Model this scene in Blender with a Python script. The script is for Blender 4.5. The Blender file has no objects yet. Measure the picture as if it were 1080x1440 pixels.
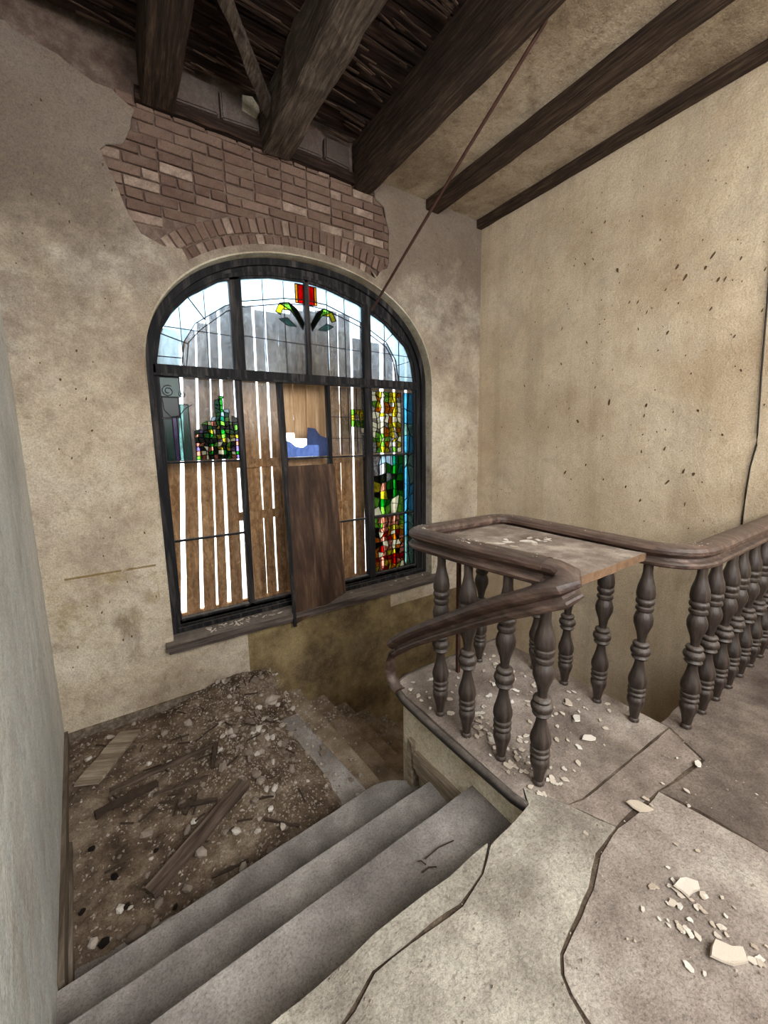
import bpy, bmesh, math, random
from mathutils import Vector, Matrix, noise as mn
S = bpy.context.scene
COL = S.collection
rnd = random.Random(7)

# ------------------------------------------------------------------ camera
yaw, pit, rol = math.radians(33.58), math.radians(-8.41), math.radians(-0.896)
fw = Vector((math.sin(yaw)*math.cos(pit), math.cos(yaw)*math.cos(pit), math.sin(pit)))
rt = fw.cross(Vector((0, 0, 1))).normalized(); up = rt.cross(fw)
c_, s_ = math.cos(rol), math.sin(rol)
rt, up = c_*rt + s_*up, -s_*rt + c_*up
cd = bpy.data.cameras.new('camera'); cam = bpy.data.objects.new('camera', cd); COL.objects.link(cam)
cam.matrix_world = Matrix(((rt.x, up.x, -fw.x, 0), (rt.y, up.y, -fw.y, 0), (rt.z, up.z, -fw.z, 0), (0, 0, 0, 1)))
cd.sensor_fit = 'VERTICAL'; cd.sensor_height = 36; cd.lens = 559.4/1440*36
cd.shift_x = (540-549.2)/1440; cd.shift_y = (697.6-720)/1440; cd.clip_start = 0.02
S.camera = cam
# ------------------------------------------------------------------ sky, lamps, exposure
W = bpy.data.worlds.new('sky'); S.world = W; W.use_nodes = True
bg = W.node_tree.nodes['Background']; bg.inputs[0].default_value = (0.84, 0.93, 1.0, 1); bg.inputs[1].default_value = 7.0
def area(name, loc, aim, sx, sy, power, col):
    l = bpy.data.lights.new(name, 'AREA'); l.shape = 'RECTANGLE'; l.size = sx; l.size_y = sy; l.energy = power; l.color = col
    o = bpy.data.objects.new(name, l); COL.objects.link(o); o.location = loc
    o.rotation_euler = (Vector(aim)-Vector(loc)).to_track_quat('-Z', 'Y').to_euler(); return o
area('hall_window_daylight', (0.75, -1.82, 1.3), (0.9, 3.0, -1.9), 1.5, 2.0, 165, (1.0, 0.98, 0.96))
area('side_window_daylight', (2.7, -1.82, 1.0), (2.9, 3.0, -1.0), 1.2, 1.7, 78, (1.0, 0.96, 0.91))
area('stairwell_fill', (2.9, 2.7, -4.3), (3.1, 3.2, 0), 1.0, 1.0, 14, (1.0, 0.9, 0.75))  # unseen fill lamp added at the bottom of the well, aimed up
S.view_settings.view_transform = 'Standard'; S.view_settings.look = 'None'
S.view_settings.exposure = -0.08; S.view_settings.gamma = 1; S.view_settings.use_curve_mapping = False

# ------------------------------------------------------------------ materials
def srgb(r, g, b):
    f = lambda c: (c/255/12.92) if c/255 <= .04045 else ((c/255+.055)/1.055)**2.4
    return (f(r), f(g), f(b), 1)
class NT:
    def __init__(s, name):
        s.m = bpy.data.materials.new(name); s.m.use_nodes = True; s.n = s.m.node_tree; s.b = s.n.nodes['Principled BSDF']
        s.tc = s.n.nodes.new('ShaderNodeTexCoord').outputs['Object']
    def new(s, t, **k):
        x = s.n.nodes.new(t)
        for a, v in k.items(): setattr(x, a, v)
        return x
    def link(s, a, b): s.n.links.new(a, b)
    def mapping(s, scale, rot=(0, 0, 0)):
        m = s.new('ShaderNodeMapping'); m.inputs['Scale'].default_value = scale; m.inputs['Rotation'].default_value = rot
        s.link(s.tc, m.inputs[0]); return m.outputs[0]
    def noise(s, scale, detail=4, rough=.6, vec=None, dist=0):
        x = s.new('ShaderNodeTexNoise'); x.inputs['Scale'].default_value = scale; x.inputs['Detail'].default_value = detail
        x.inputs['Roughness'].default_value = rough; x.inputs['Distortion'].default_value = dist
        s.link(vec or s.tc, x.inputs['Vector']); return x.outputs['Fac']
    def ramp(s, fac, stops):
        x = s.new('ShaderNodeValToRGB'); e = x.color_ramp.elements
        while len(e) < len(stops): e.new(.5)
        for i, (p, c) in enumerate(stops):
            e[i].position = p; e[i].color = c if len(c) == 4 else (*c, 1)
        s.link(fac, x.inputs[0]); return x.outputs[0]
    def mix(s, fac, a, b, mode='MIX'):
        x = s.new('ShaderNodeMix', data_type='RGBA', blend_type=mode)
        for i, v in ((0, fac), (6, a), (7, b)):
            if hasattr(v, 'links'): s.link(v, x.inputs[i])
            else: x.inputs[i].default_value = v
        return x.outputs[2]
    def math(s, op, a, b=None, clamp=False):
        x = s.new('ShaderNodeMath', operation=op); x.use_clamp = clamp
        for i, v in ((0, a), (1, b)):
            if v is None: continue
            if hasattr(v, 'links'): s.link(v, x.inputs[i])
            else: x.inputs[i].default_value = v
        return x.outputs[0]
    def bump(s, h, strength, dist):
        x = s.new('ShaderNodeBump'); x.inputs['Strength'].default_value = strength; x.inputs['Distance'].default_value = dist
        s.link(h, x.inputs['Height']); s.link(x.outputs[0], s.b.inputs['Normal'])
    def done(s, col, rough=.9, spec=.2):
        if hasattr(col, 'links'): s.link(col, s.b.inputs['Base Color'])
        else: s.b.inputs['Base Color'].default_value = col
        if hasattr(rough, 'links'): s.link(rough, s.b.inputs['Roughness'])
        else: s.b.inputs['Roughness'].default_value = rough
        s.b.inputs['Specular IOR Level'].default_value = spec
        return s.m
BW = lambda a, b: [(a, (0, 0, 0, 1)), (b, (1, 1, 1, 1))]

def plaster(name, base, dark, light, extra=None, bump=.35, grey=None):
    t = NT(name)
    c = t.ramp(t.noise(1.1, 8, .62), [(.32, dark), (.5, base), (.68, light)])
    if grey: c = t.mix(t.ramp(t.noise(2.3, 6, .7, dist=.6), BW(.5, .72)), c, grey)
    c = t.mix(t.ramp(t.noise(9, 6, .75), BW(.52, .78)), c, dark)
    if extra: c = extra(t, c)
    g = t.ramp(t.noise(95, 4, .85), [(.30, (.5, .5, .5, 1)), (.52, (1, 1, 1, 1)), (.75, (1.25, 1.25, 1.25, 1))])
    c = t.mix(.85, c, g, 'MULTIPLY')
    c = t.mix(t.math('MULTIPLY', t.ramp(t.noise(26, 5, .8), BW(.50, .70)), .45), c, dark)
    v = t.new('ShaderNodeTexVoronoi'); v.inputs['Scale'].default_value = 16; v.inputs['Randomness'].default_value = 1
    t.link(t.mapping((1, 1, .7)), v.inputs['Vector'])
    sp = t.ramp(v.outputs['Distance'], [(.05, (1, 1, 1, 1)), (.11, (0, 0, 0, 1))])
    keep = t.ramp(v.outputs['Color'], [(.80, (0, 0, 0, 1)), (.82, (1, 1, 1, 1))])
    c = t.mix(t.mix(1.0, sp, keep, 'MULTIPLY'), c, (dark[0]*.35, dark[1]*.32, dark[2]*.3, 1))
    h = t.math('ADD', t.math('MULTIPLY', t.noise(5, 8, .7), 1.0), t.math('MULTIPLY', t.noise(60, 4, .7), .25))
    t.bump(h, bump*1.5, .03)
    return t.done(c, .93, .12)

def dado(t, c):
    # remains of an olive-brown painted dado; right of the break it still covers the wall
    sp = t.new('ShaderNodeSeparateXYZ'); t.link(t.tc, sp.inputs[0])
    n = t.noise(4, 6, .7)
    zz = sp.outputs['Z']; xx = sp.outputs['X']
    a = t.math('LESS_THAN', zz, -1.005)
    a = t.math('MULTIPLY', a, t.math('LESS_THAN', xx, .135))
    a = t.math('MULTIPLY', a, t.ramp(t.math('ADD', n, t.math('MULTIPLY', zz, .18)), BW(.25, .40)))
    a = t.math('MULTIPLY', a, .65)
    c = t.mix(a, c, srgb(150, 132, 84))
    line = t.math('LESS_THAN', t.math('ABSOLUTE', t.math('ADD', zz, .995)), .008)
    line = t.math('MULTIPLY', line, t.math('LESS_THAN', xx, .13))
    line = t.math('MULTIPLY', line, t.math('GREATER_THAN', xx, -.45))
    line = t.math('MULTIPLY', line, t.ramp(t.noise(6, 3, .6), BW(.38, .45)))
    c = t.mix(t.math('MULTIPLY', line, .8), c, srgb(120, 95, 45))
    b = t.math('MULTIPLY', t.math('GREATER_THAN', xx, .80), t.math('LESS_THAN', zz, t.math('ADD', -1.72, t.math('MULTIPLY', t.math('GREATER_THAN', xx, 2.4), -.22))))
    bc = t.ramp(t.noise(3.1, 7, .7), [(.35, srgb(78, 62, 38)), (.52, srgb(125, 106, 70)), (.7, srgb(160, 142, 100))])
    c = t.mix(t.math('MULTIPLY', b, .92), c, bc)
    st = t.ramp(t.noise(5.2, 6, .6, vec=t.mapping((1, 1, .35))), BW(.56, .7))
    low = t.math('LESS_THAN', zz, -1.3)
    c = t.mix(t.math('MULTIPLY', t.math('MULTIPLY', st, low), .55), c, srgb(92, 72, 48))
    # browner upper plaster, with light fall-off towards the ceiling painted in
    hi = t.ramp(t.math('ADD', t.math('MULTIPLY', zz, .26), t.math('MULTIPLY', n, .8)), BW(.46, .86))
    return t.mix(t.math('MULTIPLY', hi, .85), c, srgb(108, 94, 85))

M = {}
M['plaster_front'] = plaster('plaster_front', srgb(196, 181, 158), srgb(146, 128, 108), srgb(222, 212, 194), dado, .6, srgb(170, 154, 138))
def runs(t, c):
    v = t.ramp(t.noise(3.0, 5, .6, vec=t.mapping((1, 1.6, .12))), BW(.5, .68))
    return t.mix(t.math('MULTIPLY', v, .3), c, srgb(152, 134, 108))
M['plaster_right'] = plaster('plaster_right', srgb(212, 193, 165), srgb(184, 162, 134), srgb(224, 208, 182), runs, .35, srgb(194, 178, 156))
def runs2(t, c):
    v = t.ramp(t.noise(5.0, 5, .6, vec=t.mapping((1, 2.0, .10))), BW(.42, .6))
    return t.mix(t.math('MULTIPLY', v, .6), c, srgb(196, 200, 196))
M['plaster_left'] = plaster('plaster_left', srgb(210, 209, 202), srgb(160, 155, 146), srgb(232, 232, 226), runs2, .45)
M['plaster_ceiling'] = plaster('plaster_ceiling', srgb(176, 158, 134), srgb(112, 93, 74), srgb(204, 188, 164), None, .8, srgb(140, 122, 102))
M['plaster_plain'] = plaster('plaster_plain', srgb(192, 180, 158), srgb(130, 114, 92), srgb(216, 206, 186), None, .5, srgb(150, 134, 112))

M['plaster_fascia'] = plaster('plaster_fascia', srgb(232, 222, 198), srgb(176, 156, 120), srgb(242, 236, 222), None, .5, srgb(212, 198, 168))
def stone(name, a, b, c, sc=2.5, bump=.4, fleck=.5):
    t = NT(name)
    k = t.ramp(t.noise(sc, 8, .65), [(.34, a), (.5, b), (.66, c)])
    k = t.mix(t.math('MULTIPLY', t.ramp(t.noise(14, 6, .75, dist=.8), BW(.5, .75)), .5), k, a)
    g = t.ramp(t.noise(100, 4, .9), [(.32, (.35, .35, .35, 1)), (.52, (1, 1, 1, 1)), (.75, (1.35, 1.33, 1.3, 1))])
    k = t.mix(fleck, k, g, 'MULTIPLY')
    t.bump(t.math('ADD', t.noise(7, 8, .7), t.math('MULTIPLY', t.noise(70, 4, .8), .35)), bump, .02)
    return t.done(k, .92, .15)
M['screed'] = stone('screed', srgb(128, 120, 110), srgb(176, 169, 155), srgb(206, 199, 184), 1.9, .7, .8)
M['screed_brown'] = stone('screed_brown', srgb(116, 104, 96), srgb(152, 140, 130), srgb(184, 174, 162), 2.6, .7, .8)  # brown screed, darkened for the weaker light on its slab
M['step'] = stone('step', srgb(112, 106, 101), srgb(142, 136, 130), srgb(172, 166, 159), 2.6, .6, .8)
M['platform'] = stone('platform', srgb(112, 100, 91), srgb(144, 131, 121), srgb(176, 164, 152), 3.4, .6, .8)
M['platform_shaded'] = stone('platform_shaded', srgb(84, 73, 66), srgb(112, 100, 91), srgb(140, 127, 117), 3.0, .6, .8)  # darker platform tone; dim light on the right of the hall is painted in
M['down'] = stone('down', srgb(112, 96, 78), srgb(150, 132, 112), srgb(182, 166, 146), 4.0, .7, .7)
M['crack'] = stone('crack', srgb(60, 50, 42), srgb(88, 75, 64), srgb(120, 106, 92), 6, 1.0, .8)
M['dirt'] = stone('dirt', srgb(72, 59, 47), srgb(112, 95, 78), srgb(150, 133, 114), 5.5, 1.4, .8)
M['slabtop'] = stone('slabtop', srgb(112, 98, 86), srgb(142, 128, 116), srgb(176, 164, 148), 6, .4, .5)

def wood(name, a, b, c, axis=0, gs=22, bump=.5, rough=.85, dust=None, spec=.2):
    t = NT(name)
    sc = [1, 1, 1]; sc[axis] = .07
    v = t.mapping(tuple(sc))
    k = t.ramp(t.noise(gs, 6, .7, vec=v, dist=.4), [(.33, a), (.5, b), (.68, c)])
    k = t.mix(t.math('MULTIPLY', t.ramp(t.noise(3, 5, .6), BW(.45, .7)), .45), k, a)
    if dust:
        g = t.new('ShaderNodeNewGeometry'); sx = t.new('ShaderNodeSeparateXYZ'); t.link(g.outputs['Normal'], sx.inputs[0])
        d = t.math('MULTIPLY', t.ramp(sx.outputs['Z'], BW(.1, .95)), t.ramp(t.noise(12, 6, .75), BW(.25, .75)))
        k = t.mix(t.math('MULTIPLY', d, dust), k, srgb(172, 160, 148))
    t.bump(t.noise(gs*1.6, 6, .7, vec=v), bump, .008)
    return t.done(k, rough, spec)
M['beam'] = wood('beam', srgb(34, 26, 21), srgb(60, 46, 37), srgb(92, 76, 60), 1, 55, 1.0, .9)
M['beam_grey'] = wood('beam_grey', srgb(54, 44, 38), srgb(82, 70, 60), srgb(122, 108, 94), 1, 55, 1.0, .9)
M['deck'] = wood('deck', srgb(20, 14, 11), srgb(42, 29, 23), srgb(78, 57, 45), 0, 30, 1.0, .95)
M['lath'] = wood('lath', srgb(42, 30, 24), srgb(66, 50, 40), srgb(104, 84, 68), 0, 30, .6, .95)
M['rail'] = wood('rail', srgb(40, 27, 22), srgb(68, 49, 41), srgb(112, 90, 78), 1, 26, .7, .42, .22, .45)
M['baluster'] = wood('baluster', srgb(30, 24, 21), srgb(50, 40, 35), srgb(78, 66, 58), 2, 30, .6, .42, .28, .45)
M['oldwood'] = wood('oldwood', srgb(96, 84, 70), srgb(140, 126, 108), srgb(176, 162, 142), 1, 30, .9, .9)
M['debris_wood'] = wood('debris_wood', srgb(46, 36, 30), srgb(82, 68, 58), srgb(118, 102, 90), 0, 26, .9, .9)
M['frame'] = wood('frame', srgb(12, 12, 14), srgb(24, 23, 25), srgb(70, 66, 64), 2, 18, .8, .7, .4)
M['plank'] = wood('plank', srgb(140, 108, 76), srgb(186, 150, 112), srgb(216, 186, 148), 2, 16, .4, .9)
M['ply'] = wood('ply', srgb(38, 26, 19), srgb(66, 46, 33), srgb(104, 80, 62), 2, 11, .5, .7, .5)
M['nosing'] = wood('nosing', srgb(30, 28, 28), srgb(50, 46, 44), srgb(84, 76, 70), 1, 20, .5, .5, .5)
M['skirting'] = wood('skirting', srgb(74, 63, 52), srgb(104, 92, 78), srgb(138, 126, 110), 1, 24, .8, .9)
def flat(name, col, rough=.6, metal=0, bump=0):
    t = NT(name); k = t.mix(t.ramp(t.noise(20, 5, .7), BW(.4, .7)), col, (col[0]*.6, col[1]*.6, col[2]*.6, 1))
    t.b.inputs['Metallic'].default_value = metal
    if bump: t.bump(t.noise(40, 4, .7), bump, .01)
    return t.done(k, rough)
M['iron'] = flat('iron', srgb(74, 50, 42), .7, .2)
M['cable'] = flat('cable', srgb(40, 34, 30), .6)
M['lead'] = flat('lead', srgb(26, 26, 30), .5, .3)
M['chip'] = flat('chip', srgb(92, 72, 52), .95)
M['mortar'] = stone('mortar', srgb(84, 68, 59), srgb(106, 88, 78), srgb(130, 112, 100), 8, .8, .5)
M['twig'] = flat('twig', srgb(66, 54, 45), .9)
M['cut_edge'] = flat('cut_edge', srgb(116, 90, 68), .9, 0, .8)
def perobj(name, stops, bump=.7, smear=None):
    t = NT(name); oi = t.new('ShaderNodeObjectInfo')
    k = t.ramp(oi.outputs['Random'], stops)
    k = t.mix(t.math('MULTIPLY', t.ramp(t.noise(28, 6, .75), BW(.4, .7)), .55), k, (stops[0][1][0]*.7, stops[0][1][1]*.7, stops[0][1][2]*.7, 1))
    if smear:
        w = t.new('ShaderNodeNewGeometry').outputs['Position']
        k = t.mix(t.math('MULTIPLY', t.ramp(t.noise(7, 6, .75, vec=w), BW(.38, .6)), .7), k, smear)
        k = t.mix(t.math('MULTIPLY', t.ramp(t.noise(2.2, 5, .7, vec=w), BW(.45, .7)), .5), k, srgb(96, 76, 66))
    g = t.ramp(t.noise(150, 3, .8), [(.3, (.6, .6, .6, 1)), (.55, (1, 1, 1, 1)), (.8, (1.25, 1.25, 1.25, 1))])
    k = t.mix(.7, k, g, 'MULTIPLY')
    t.bump(t.noise(45, 5, .7), bump, .01)
    return t.done(k, .93, .1)
M['brick'] = perobj('brick', [(0, srgb(98, 76, 66)), (.45, srgb(120, 95, 83)), (.74, srgb(136, 112, 99)), (.84, srgb(168, 146, 130)), (1, srgb(192, 170, 152))], 1.0, srgb(120, 100, 88))
M['greystone'] = perobj('greystone', [(0, srgb(78, 68, 62)), (.5, srgb(98, 87, 80)), (1, srgb(116, 104, 95))], .9, srgb(88, 76, 70))
M['fragment'] = perobj('fragment', [(0, srgb(118, 104, 92)), (.4, srgb(152, 138, 124)), (.75, srgb(188, 176, 162)), (1, srgb(226, 218, 206))], .4)
M['flake'] = perobj('flake', [(0, srgb(190, 174, 156)), (.5, srgb(214, 202, 186)), (1, srgb(236, 230, 220))], .3)
M['clod'] = perobj('clod', [(0, srgb(40, 34, 30)), (.5, srgb(56, 47, 40)), (1, srgb(72, 61, 52))], .9)
def glass(name, col, trans=.75, milky=.2):
    t = NT(name); n = t.n; n.nodes.remove(t.b); out = n.nodes['Material Output']
    tr = t.new('ShaderNodeBsdfTransparent'); tl = t.new('ShaderNodeBsdfTranslucent'); gl = t.new('ShaderNodeBsdfGlossy')
    nz = t.ramp(t.noise(26, 4, .6, vec=t.mapping((1, 1, .5)), dist=1.0), [(.3, tuple(v*.72 for v in col[:3])), (.7, col)])
    t.link(nz, tr.inputs[0]); t.link(nz, tl.inputs[0])
    gl.inputs['Roughness'].default_value = .15; gl.inputs[0].default_value = (.3, .3, .3, 1)
    m1 = t.new('ShaderNodeMixShader'); m1.inputs[0].default_value = milky; t.link(tr.outputs[0], m1.inputs[1]); t.link(tl.outputs[0], m1.inputs[2])
    m2 = t.new('ShaderNodeMixShader'); m2.inputs[0].default_value = .025; t.link(m1.outputs[0], m2.inputs[1]); t.link(gl.outputs[0], m2.inputs[2])
    t.link(m2.outputs[0], out.inputs[0]); return t.m
M['g_clear'] = glass('glass_clear', (.97, .98, 1, 1), milky=.035)
M['g_upper'] = glass('glass_upper', (.86, .93, 1, 1), milky=.14)
M['g_lower'] = glass('glass_lower', (1, .97, .93, 1), milky=.01)
M['g_opal'] = glass('glass_opal', (.78, .93, 1, 1), milky=.6)
M['g_sea'] = glass('glass_sea', (.33, .50, .46, 1), milky=.10)
M['g_blue'] = glass('glass_blue', (.22, .55, .72, 1), milky=.10)
M['g_green'] = glass('glass_green', (.02, .50, .08, 1), milky=.10)
M['g_teal'] = glass('glass_teal', (.02, .42, .30, 1), milky=.10)
M['g_lime'] = glass('glass_lime', (.45, .80, .20, 1), milky=.10)
M['g_yellow'] = glass('glass_yellow', (.85, .78, .12, 1), milky=.10)
M['g_amber'] = glass('glass_amber', (.90, .45, .04, 1), milky=.10)
M['g_red'] = glass('glass_red', (.65, .02, .02, 1), milky=.10)
M['g_pink'] = glass('glass_pink', (.90, .52, .40, 1), milky=.10)
M['g_purple'] = glass('glass_purple', (.50, .42, .70, 1), milky=.10)
M['g_dark'] = glass('glass_dark', (.06, .09, .05, 1), milky=.10)
M['g_shard'] = glass('glass_shard', (.26, .32, .50, 1), milky=.4)
M['g_cream'] = glass('glass_cream', (.95, .90, .72, 1), milky=.5)

# ------------------------------------------------------------------ mesh helpers
class MB:
    def __init__(s): s.v = []; s.f = []
    def add(s, vs, fs):
        o = len(s.v); s.v += [tuple(v) for v in vs]; s.f += [tuple(i+o for i in f) for f in fs]
    def box(s, a, b):
        (x0, y0, z0), (x1, y1, z1) = a, b
        s.add([(x0, y0, z0), (x1, y0, z0), (x1, y1, z0), (x0, y1, z0), (x0, y0, z1), (x1, y0, z1), (x1, y1, z1), (x0, y1, z1)],
              [(0, 3, 2, 1), (4, 5, 6, 7), (0, 1, 5, 4), (1, 2, 6, 5), (2, 3, 7, 6), (3, 0, 4, 7)])
    def prism(s, poly, z0, z1):
        n = len(poly)
        s.add([(x, y, z0) for x, y in poly]+[(x, y, z1) for x, y in poly],
              [tuple(range(n-1, -1, -1)), tuple(range(n, 2*n))]+[(i, (i+1) % n, n+(i+1) % n, n+i) for i in range(n)])
    def bar(s, p0, p1, w, h, upv=(0, 0, 1), seg=1, jit=0, rng=None, taper=1):
        p0, p1 = Vector(p0), Vector(p1); d = (p1-p0).normalized(); u = Vector(upv)
        sd = d.cross(u)
        if sd.length < 1e-4: sd = d.cross(Vector((1, 0, 0)))
        sd.normalize(); u = sd.cross(d).normalized(); vs = []; fs = []; rng = rng or rnd
        for i in range(seg+1):
            t = i/seg; p = p0.lerp(p1, t); k = 1+(taper-1)*t
            for a, b in ((-1, -1), (1, -1), (1, 1), (-1, 1)):
                vs.append(p+sd*(a*w/2*k+rng.uniform(-jit, jit))+u*(b*h/2*k+rng.uniform(-jit, jit)))
        for i in range(seg):
            for k in range(4):
                a = i*4+k; b = i*4+(k+1) % 4; fs.append((a, b, b+4, a+4))
        fs += [(3, 2, 1, 0), tuple(seg*4+k for k in range(4))]
        s.add(vs, fs)
    def tube(s, pts, r, n=8):
        pts = [Vector(p) for p in pts]; vs = []; fs = []
        for i, p in enumerate(pts):
            d = (pts[min(i+1, len(pts)-1)]-pts[max(i-1, 0)]).normalized()
            a = d.cross(Vector((0, 0, 1)));  a = a if a.length > 1e-3 else d.cross(Vector((1, 0, 0))); a.normalize(); b = d.cross(a)
            rr = r[i] if isinstance(r, (list, tuple)) else r
            vs += [p+a*rr*math.cos(2*math.pi*k/n)+b*rr*math.sin(2*math.pi*k/n) for k in range(n)]
        for i in range(len(pts)-1):
            for k in range(n): fs.append((i*n+k, i*n+(k+1) % n, (i+1)*n+(k+1) % n, (i+1)*n+k))
        fs += [tuple(range(n-1, -1, -1)), tuple((len(pts)-1)*n+k for k in range(n))]
        s.add(vs, fs)
    def lathe(s, prof, n=20, c=(0, 0, 0)):
        vs = []; fs = []
        for z, r in prof: vs += [(c[0]+r*math.cos(2*math.pi*k/n), c[1]+r*math.sin(2*math.pi*k/n), c[2]+z) for k in range(n)]
        for i in range(len(prof)-1):
            for k in range(n): fs.append((i*n+k, i*n+(k+1) % n, (i+1)*n+(k+1) % n, (i+1)*n+k))
        fs += [tuple(range(n-1, -1, -1)), tuple((len(prof)-1)*n+k for k in range(n))]
        s.add(vs, fs)
    def sweep(s, pts, prof, closed_side=None):
        pts = [Vector(p) for p in pts]; n = len(prof); vs = []; fs = []
        for i, p in enumerate(pts):
            d = (pts[min(i+1, len(pts)-1)]-pts[max(i-1, 0)]).normalized()
            sd = closed_side[i] if closed_side and closed_side[i] else d.cross(Vector((0, 0, 1)))
            sd = Vector(sd).normalized(); u = sd.cross(d).normalized()
            vs += [p+sd*a+u*b for a, b in prof]
        for i in range(len(pts)-1):
            for k in range(n): fs.append((i*n+k, i*n+(k+1) % n, (i+1)*n+(k+1) % n, (i+1)*n+k))
        fs += [tuple(range(n-1, -1, -1)), tuple((len(pts)-1)*n+k for k in range(n))]
        s.add(vs, fs)
    def build(s, name, mat, parent=None, smooth=None, bevel=0, label=None, cat=None, group=None, kind=None, loc=None):
        me = bpy.data.meshes.new(name); me.from_pydata(s.v, [], s.f)
        b = bmesh.new(); b.from_mesh(me); bmesh.ops.recalc_face_normals(b, faces=b.faces)
        if bevel: bmesh.ops.bevel(b, geom=b.edges[:], offset=bevel, segments=2, affect='EDGES', clamp_overlap=True)
        b.to_mesh(me); b.free()
        me.materials.append(mat)
        if smooth:
            me.shade_smooth()
            try: me.set_sharp_from_angle(angle=math.radians(smooth))
            except Exception: pass
        return tag(link(name, me, parent, loc), label, cat, group, kind)
def link(name, me, parent=None, loc=None):
    o = bpy.data.objects.new(name, me); COL.objects.link(o)
    if parent: o.parent = parent
    if loc is not None: o.location = loc
    return o
def tag(o, label=None, cat=None, group=None, kind=None):
    if label: o['label'] = label
    if cat: o['category'] = cat
    if group: o['group'] = group
    if kind: o['kind'] = kind
    return o
def empty(name, loc, label, cat, kind=None, group=None):
    return tag(link(name, None, None, loc), label, cat, group, kind)
def holed(name, loops, y0, y1, mat, parent=None, **k):
    """polygon with holes in the XZ plane, extruded in Y"""
    cu = bpy.data.curves.new('tmp', 'CURVE'); cu.dimensions = '2D'; cu.fill_mode = 'BOTH'; cu.extrude = abs(y1-y0)/2
    for L in loops:
        sp = cu.splines.new('POLY'); sp.points.add(len(L)-1); sp.use_cyclic_u = True
        for i, (x, z) in enumerate(L): sp.points[i].co = (x, z, 0, 1)
    t = bpy.data.objects.new('tmp', cu); COL.objects.link(t)
    dg = bpy.context.evaluated_depsgraph_get(); me = bpy.data.meshes.new_from_object(t.evaluated_get(dg))
    bpy.data.objects.remove(t); bpy.data.curves.remove(cu)
    for v in me.vertices: v.co = (v.co.x, (y0+y1)/2+v.co.z, v.co.y)
    b = bmesh.new(); b.from_mesh(me); bmesh.ops.remove_doubles(b, verts=b.verts, dist=1e-5); bmesh.ops.recalc_face_normals(b, faces=b.faces); b.to_mesh(me); b.free()
    me.name = name; me.materials.clear(); me.materials.append(mat)
    return tag(link(name, me, parent), k.get('label'), k.get('cat'), k.get('group'), k.get('kind'))
def nz(x, y, z=0): return mn.noise(Vector((x, y, z)))
def ragged(poly, amp, step, closed=True, seed=0.):
    out = []
    n = len(poly)
    for i in range(n if closed else n-1):
        a, b = Vector(poly[i]), Vector(poly[(i+1) % n]); L = (b-a).length; k = max(1, int(L/step))
        for j in range(k):
            p = a.lerp(b, j/k)
            q = Vector((nz(p.x*9+seed, p.y*9, 1), nz(p.x*9, p.y*9+seed, 7)))*amp + Vector((nz(p.x*31, p.y*31, 3), nz(p.x*31, p.y*31, 5)))*amp*.5
            out.append(tuple(p+q))
    if not closed: out.append(tuple(poly[-1]))
    return out

# ================================================================== SETTING
ZF = -1.55; ZL = -2.31; YW = 3.65; XR = 3.78; ZB = -4.6
xleft = lambda y: -.267-.084*y
def archp(a, off=0, cx=1.61, n=2.15):
    c, s = math.cos(a), math.sin(a)
    return (cx+(1.42+off)*math.copysign(abs(c)**(2/n), c), .55+(1.09+off)*abs(s)**(2/n))
def opening(off=0, zb=-1.70):
    return [(1.61-1.42-off, zb), (1.61+1.42+off, zb)]+[archp(math.pi*i/48, off) for i in range(49)]
# exposed brick outline (runs back along the arch)
notch = [(2.30, 2.34), (2.40, 2.29), (2.45, 2.12), (2.462, 1.976), (2.455, 1.82), (2.43, 1.705), (2.33, 1.66), (2.30, 1.60), (2.235, 1.66)]
archback = [archp(math.radians(a), .055) for a in range(64, 135, 5)]
left_edge = [(.53, 1.47), (.40, 1.46), (.26, 1.50), (.20, 1.62), (.122, 1.84), (.085, 1.92), (.06, 2.0), (.09, 2.05), (.20, 2.09), (.25, 2.2), (.29, 2.33)]
outer = [(XR+.02, 2.52), (2.26, 2.52)] + ragged(notch, .022, .05, False) + archback + ragged(left_edge, .02, .05, False) + \
    ragged([(.20, 2.37), (.0, 2.44), (-.2, 2.51), (-.38, 2.55), (-.75, 2.60)], .03, .06, False) + [(-.75, ZB), (XR+.02, ZB)]
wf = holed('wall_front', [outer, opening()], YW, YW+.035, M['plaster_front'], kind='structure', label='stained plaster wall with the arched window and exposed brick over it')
holed('core', [[(-.8, ZB), (XR+.2, ZB), (XR+.2, 3.0), (-.8, 3.0)], opening(.0)], YW+.036, YW+.38, M['mortar'], wf)
# plastered reveal lining
rv = MB(); op = opening(.0); oi_ = opening(-.012)
n = len(op)
vs = [(x, YW+.002, z) for x, z in op]+[(x, YW+.36, z) for x, z in op]+[(x, YW+.002, z) for x, z in oi_]+[(x, YW+.36, z) for x, z in oi_]
fs = []
for i in range(1, n):
    j = (i+1) % n; fs += [(2*n+i, 2*n+j, 3*n+j, 3*n+i), (i, j, 2*n+j, 2*n+i)]
rv.add(vs, fs); rv.build('reveal', M['plaster_plain'], wf, smooth=40)

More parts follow.
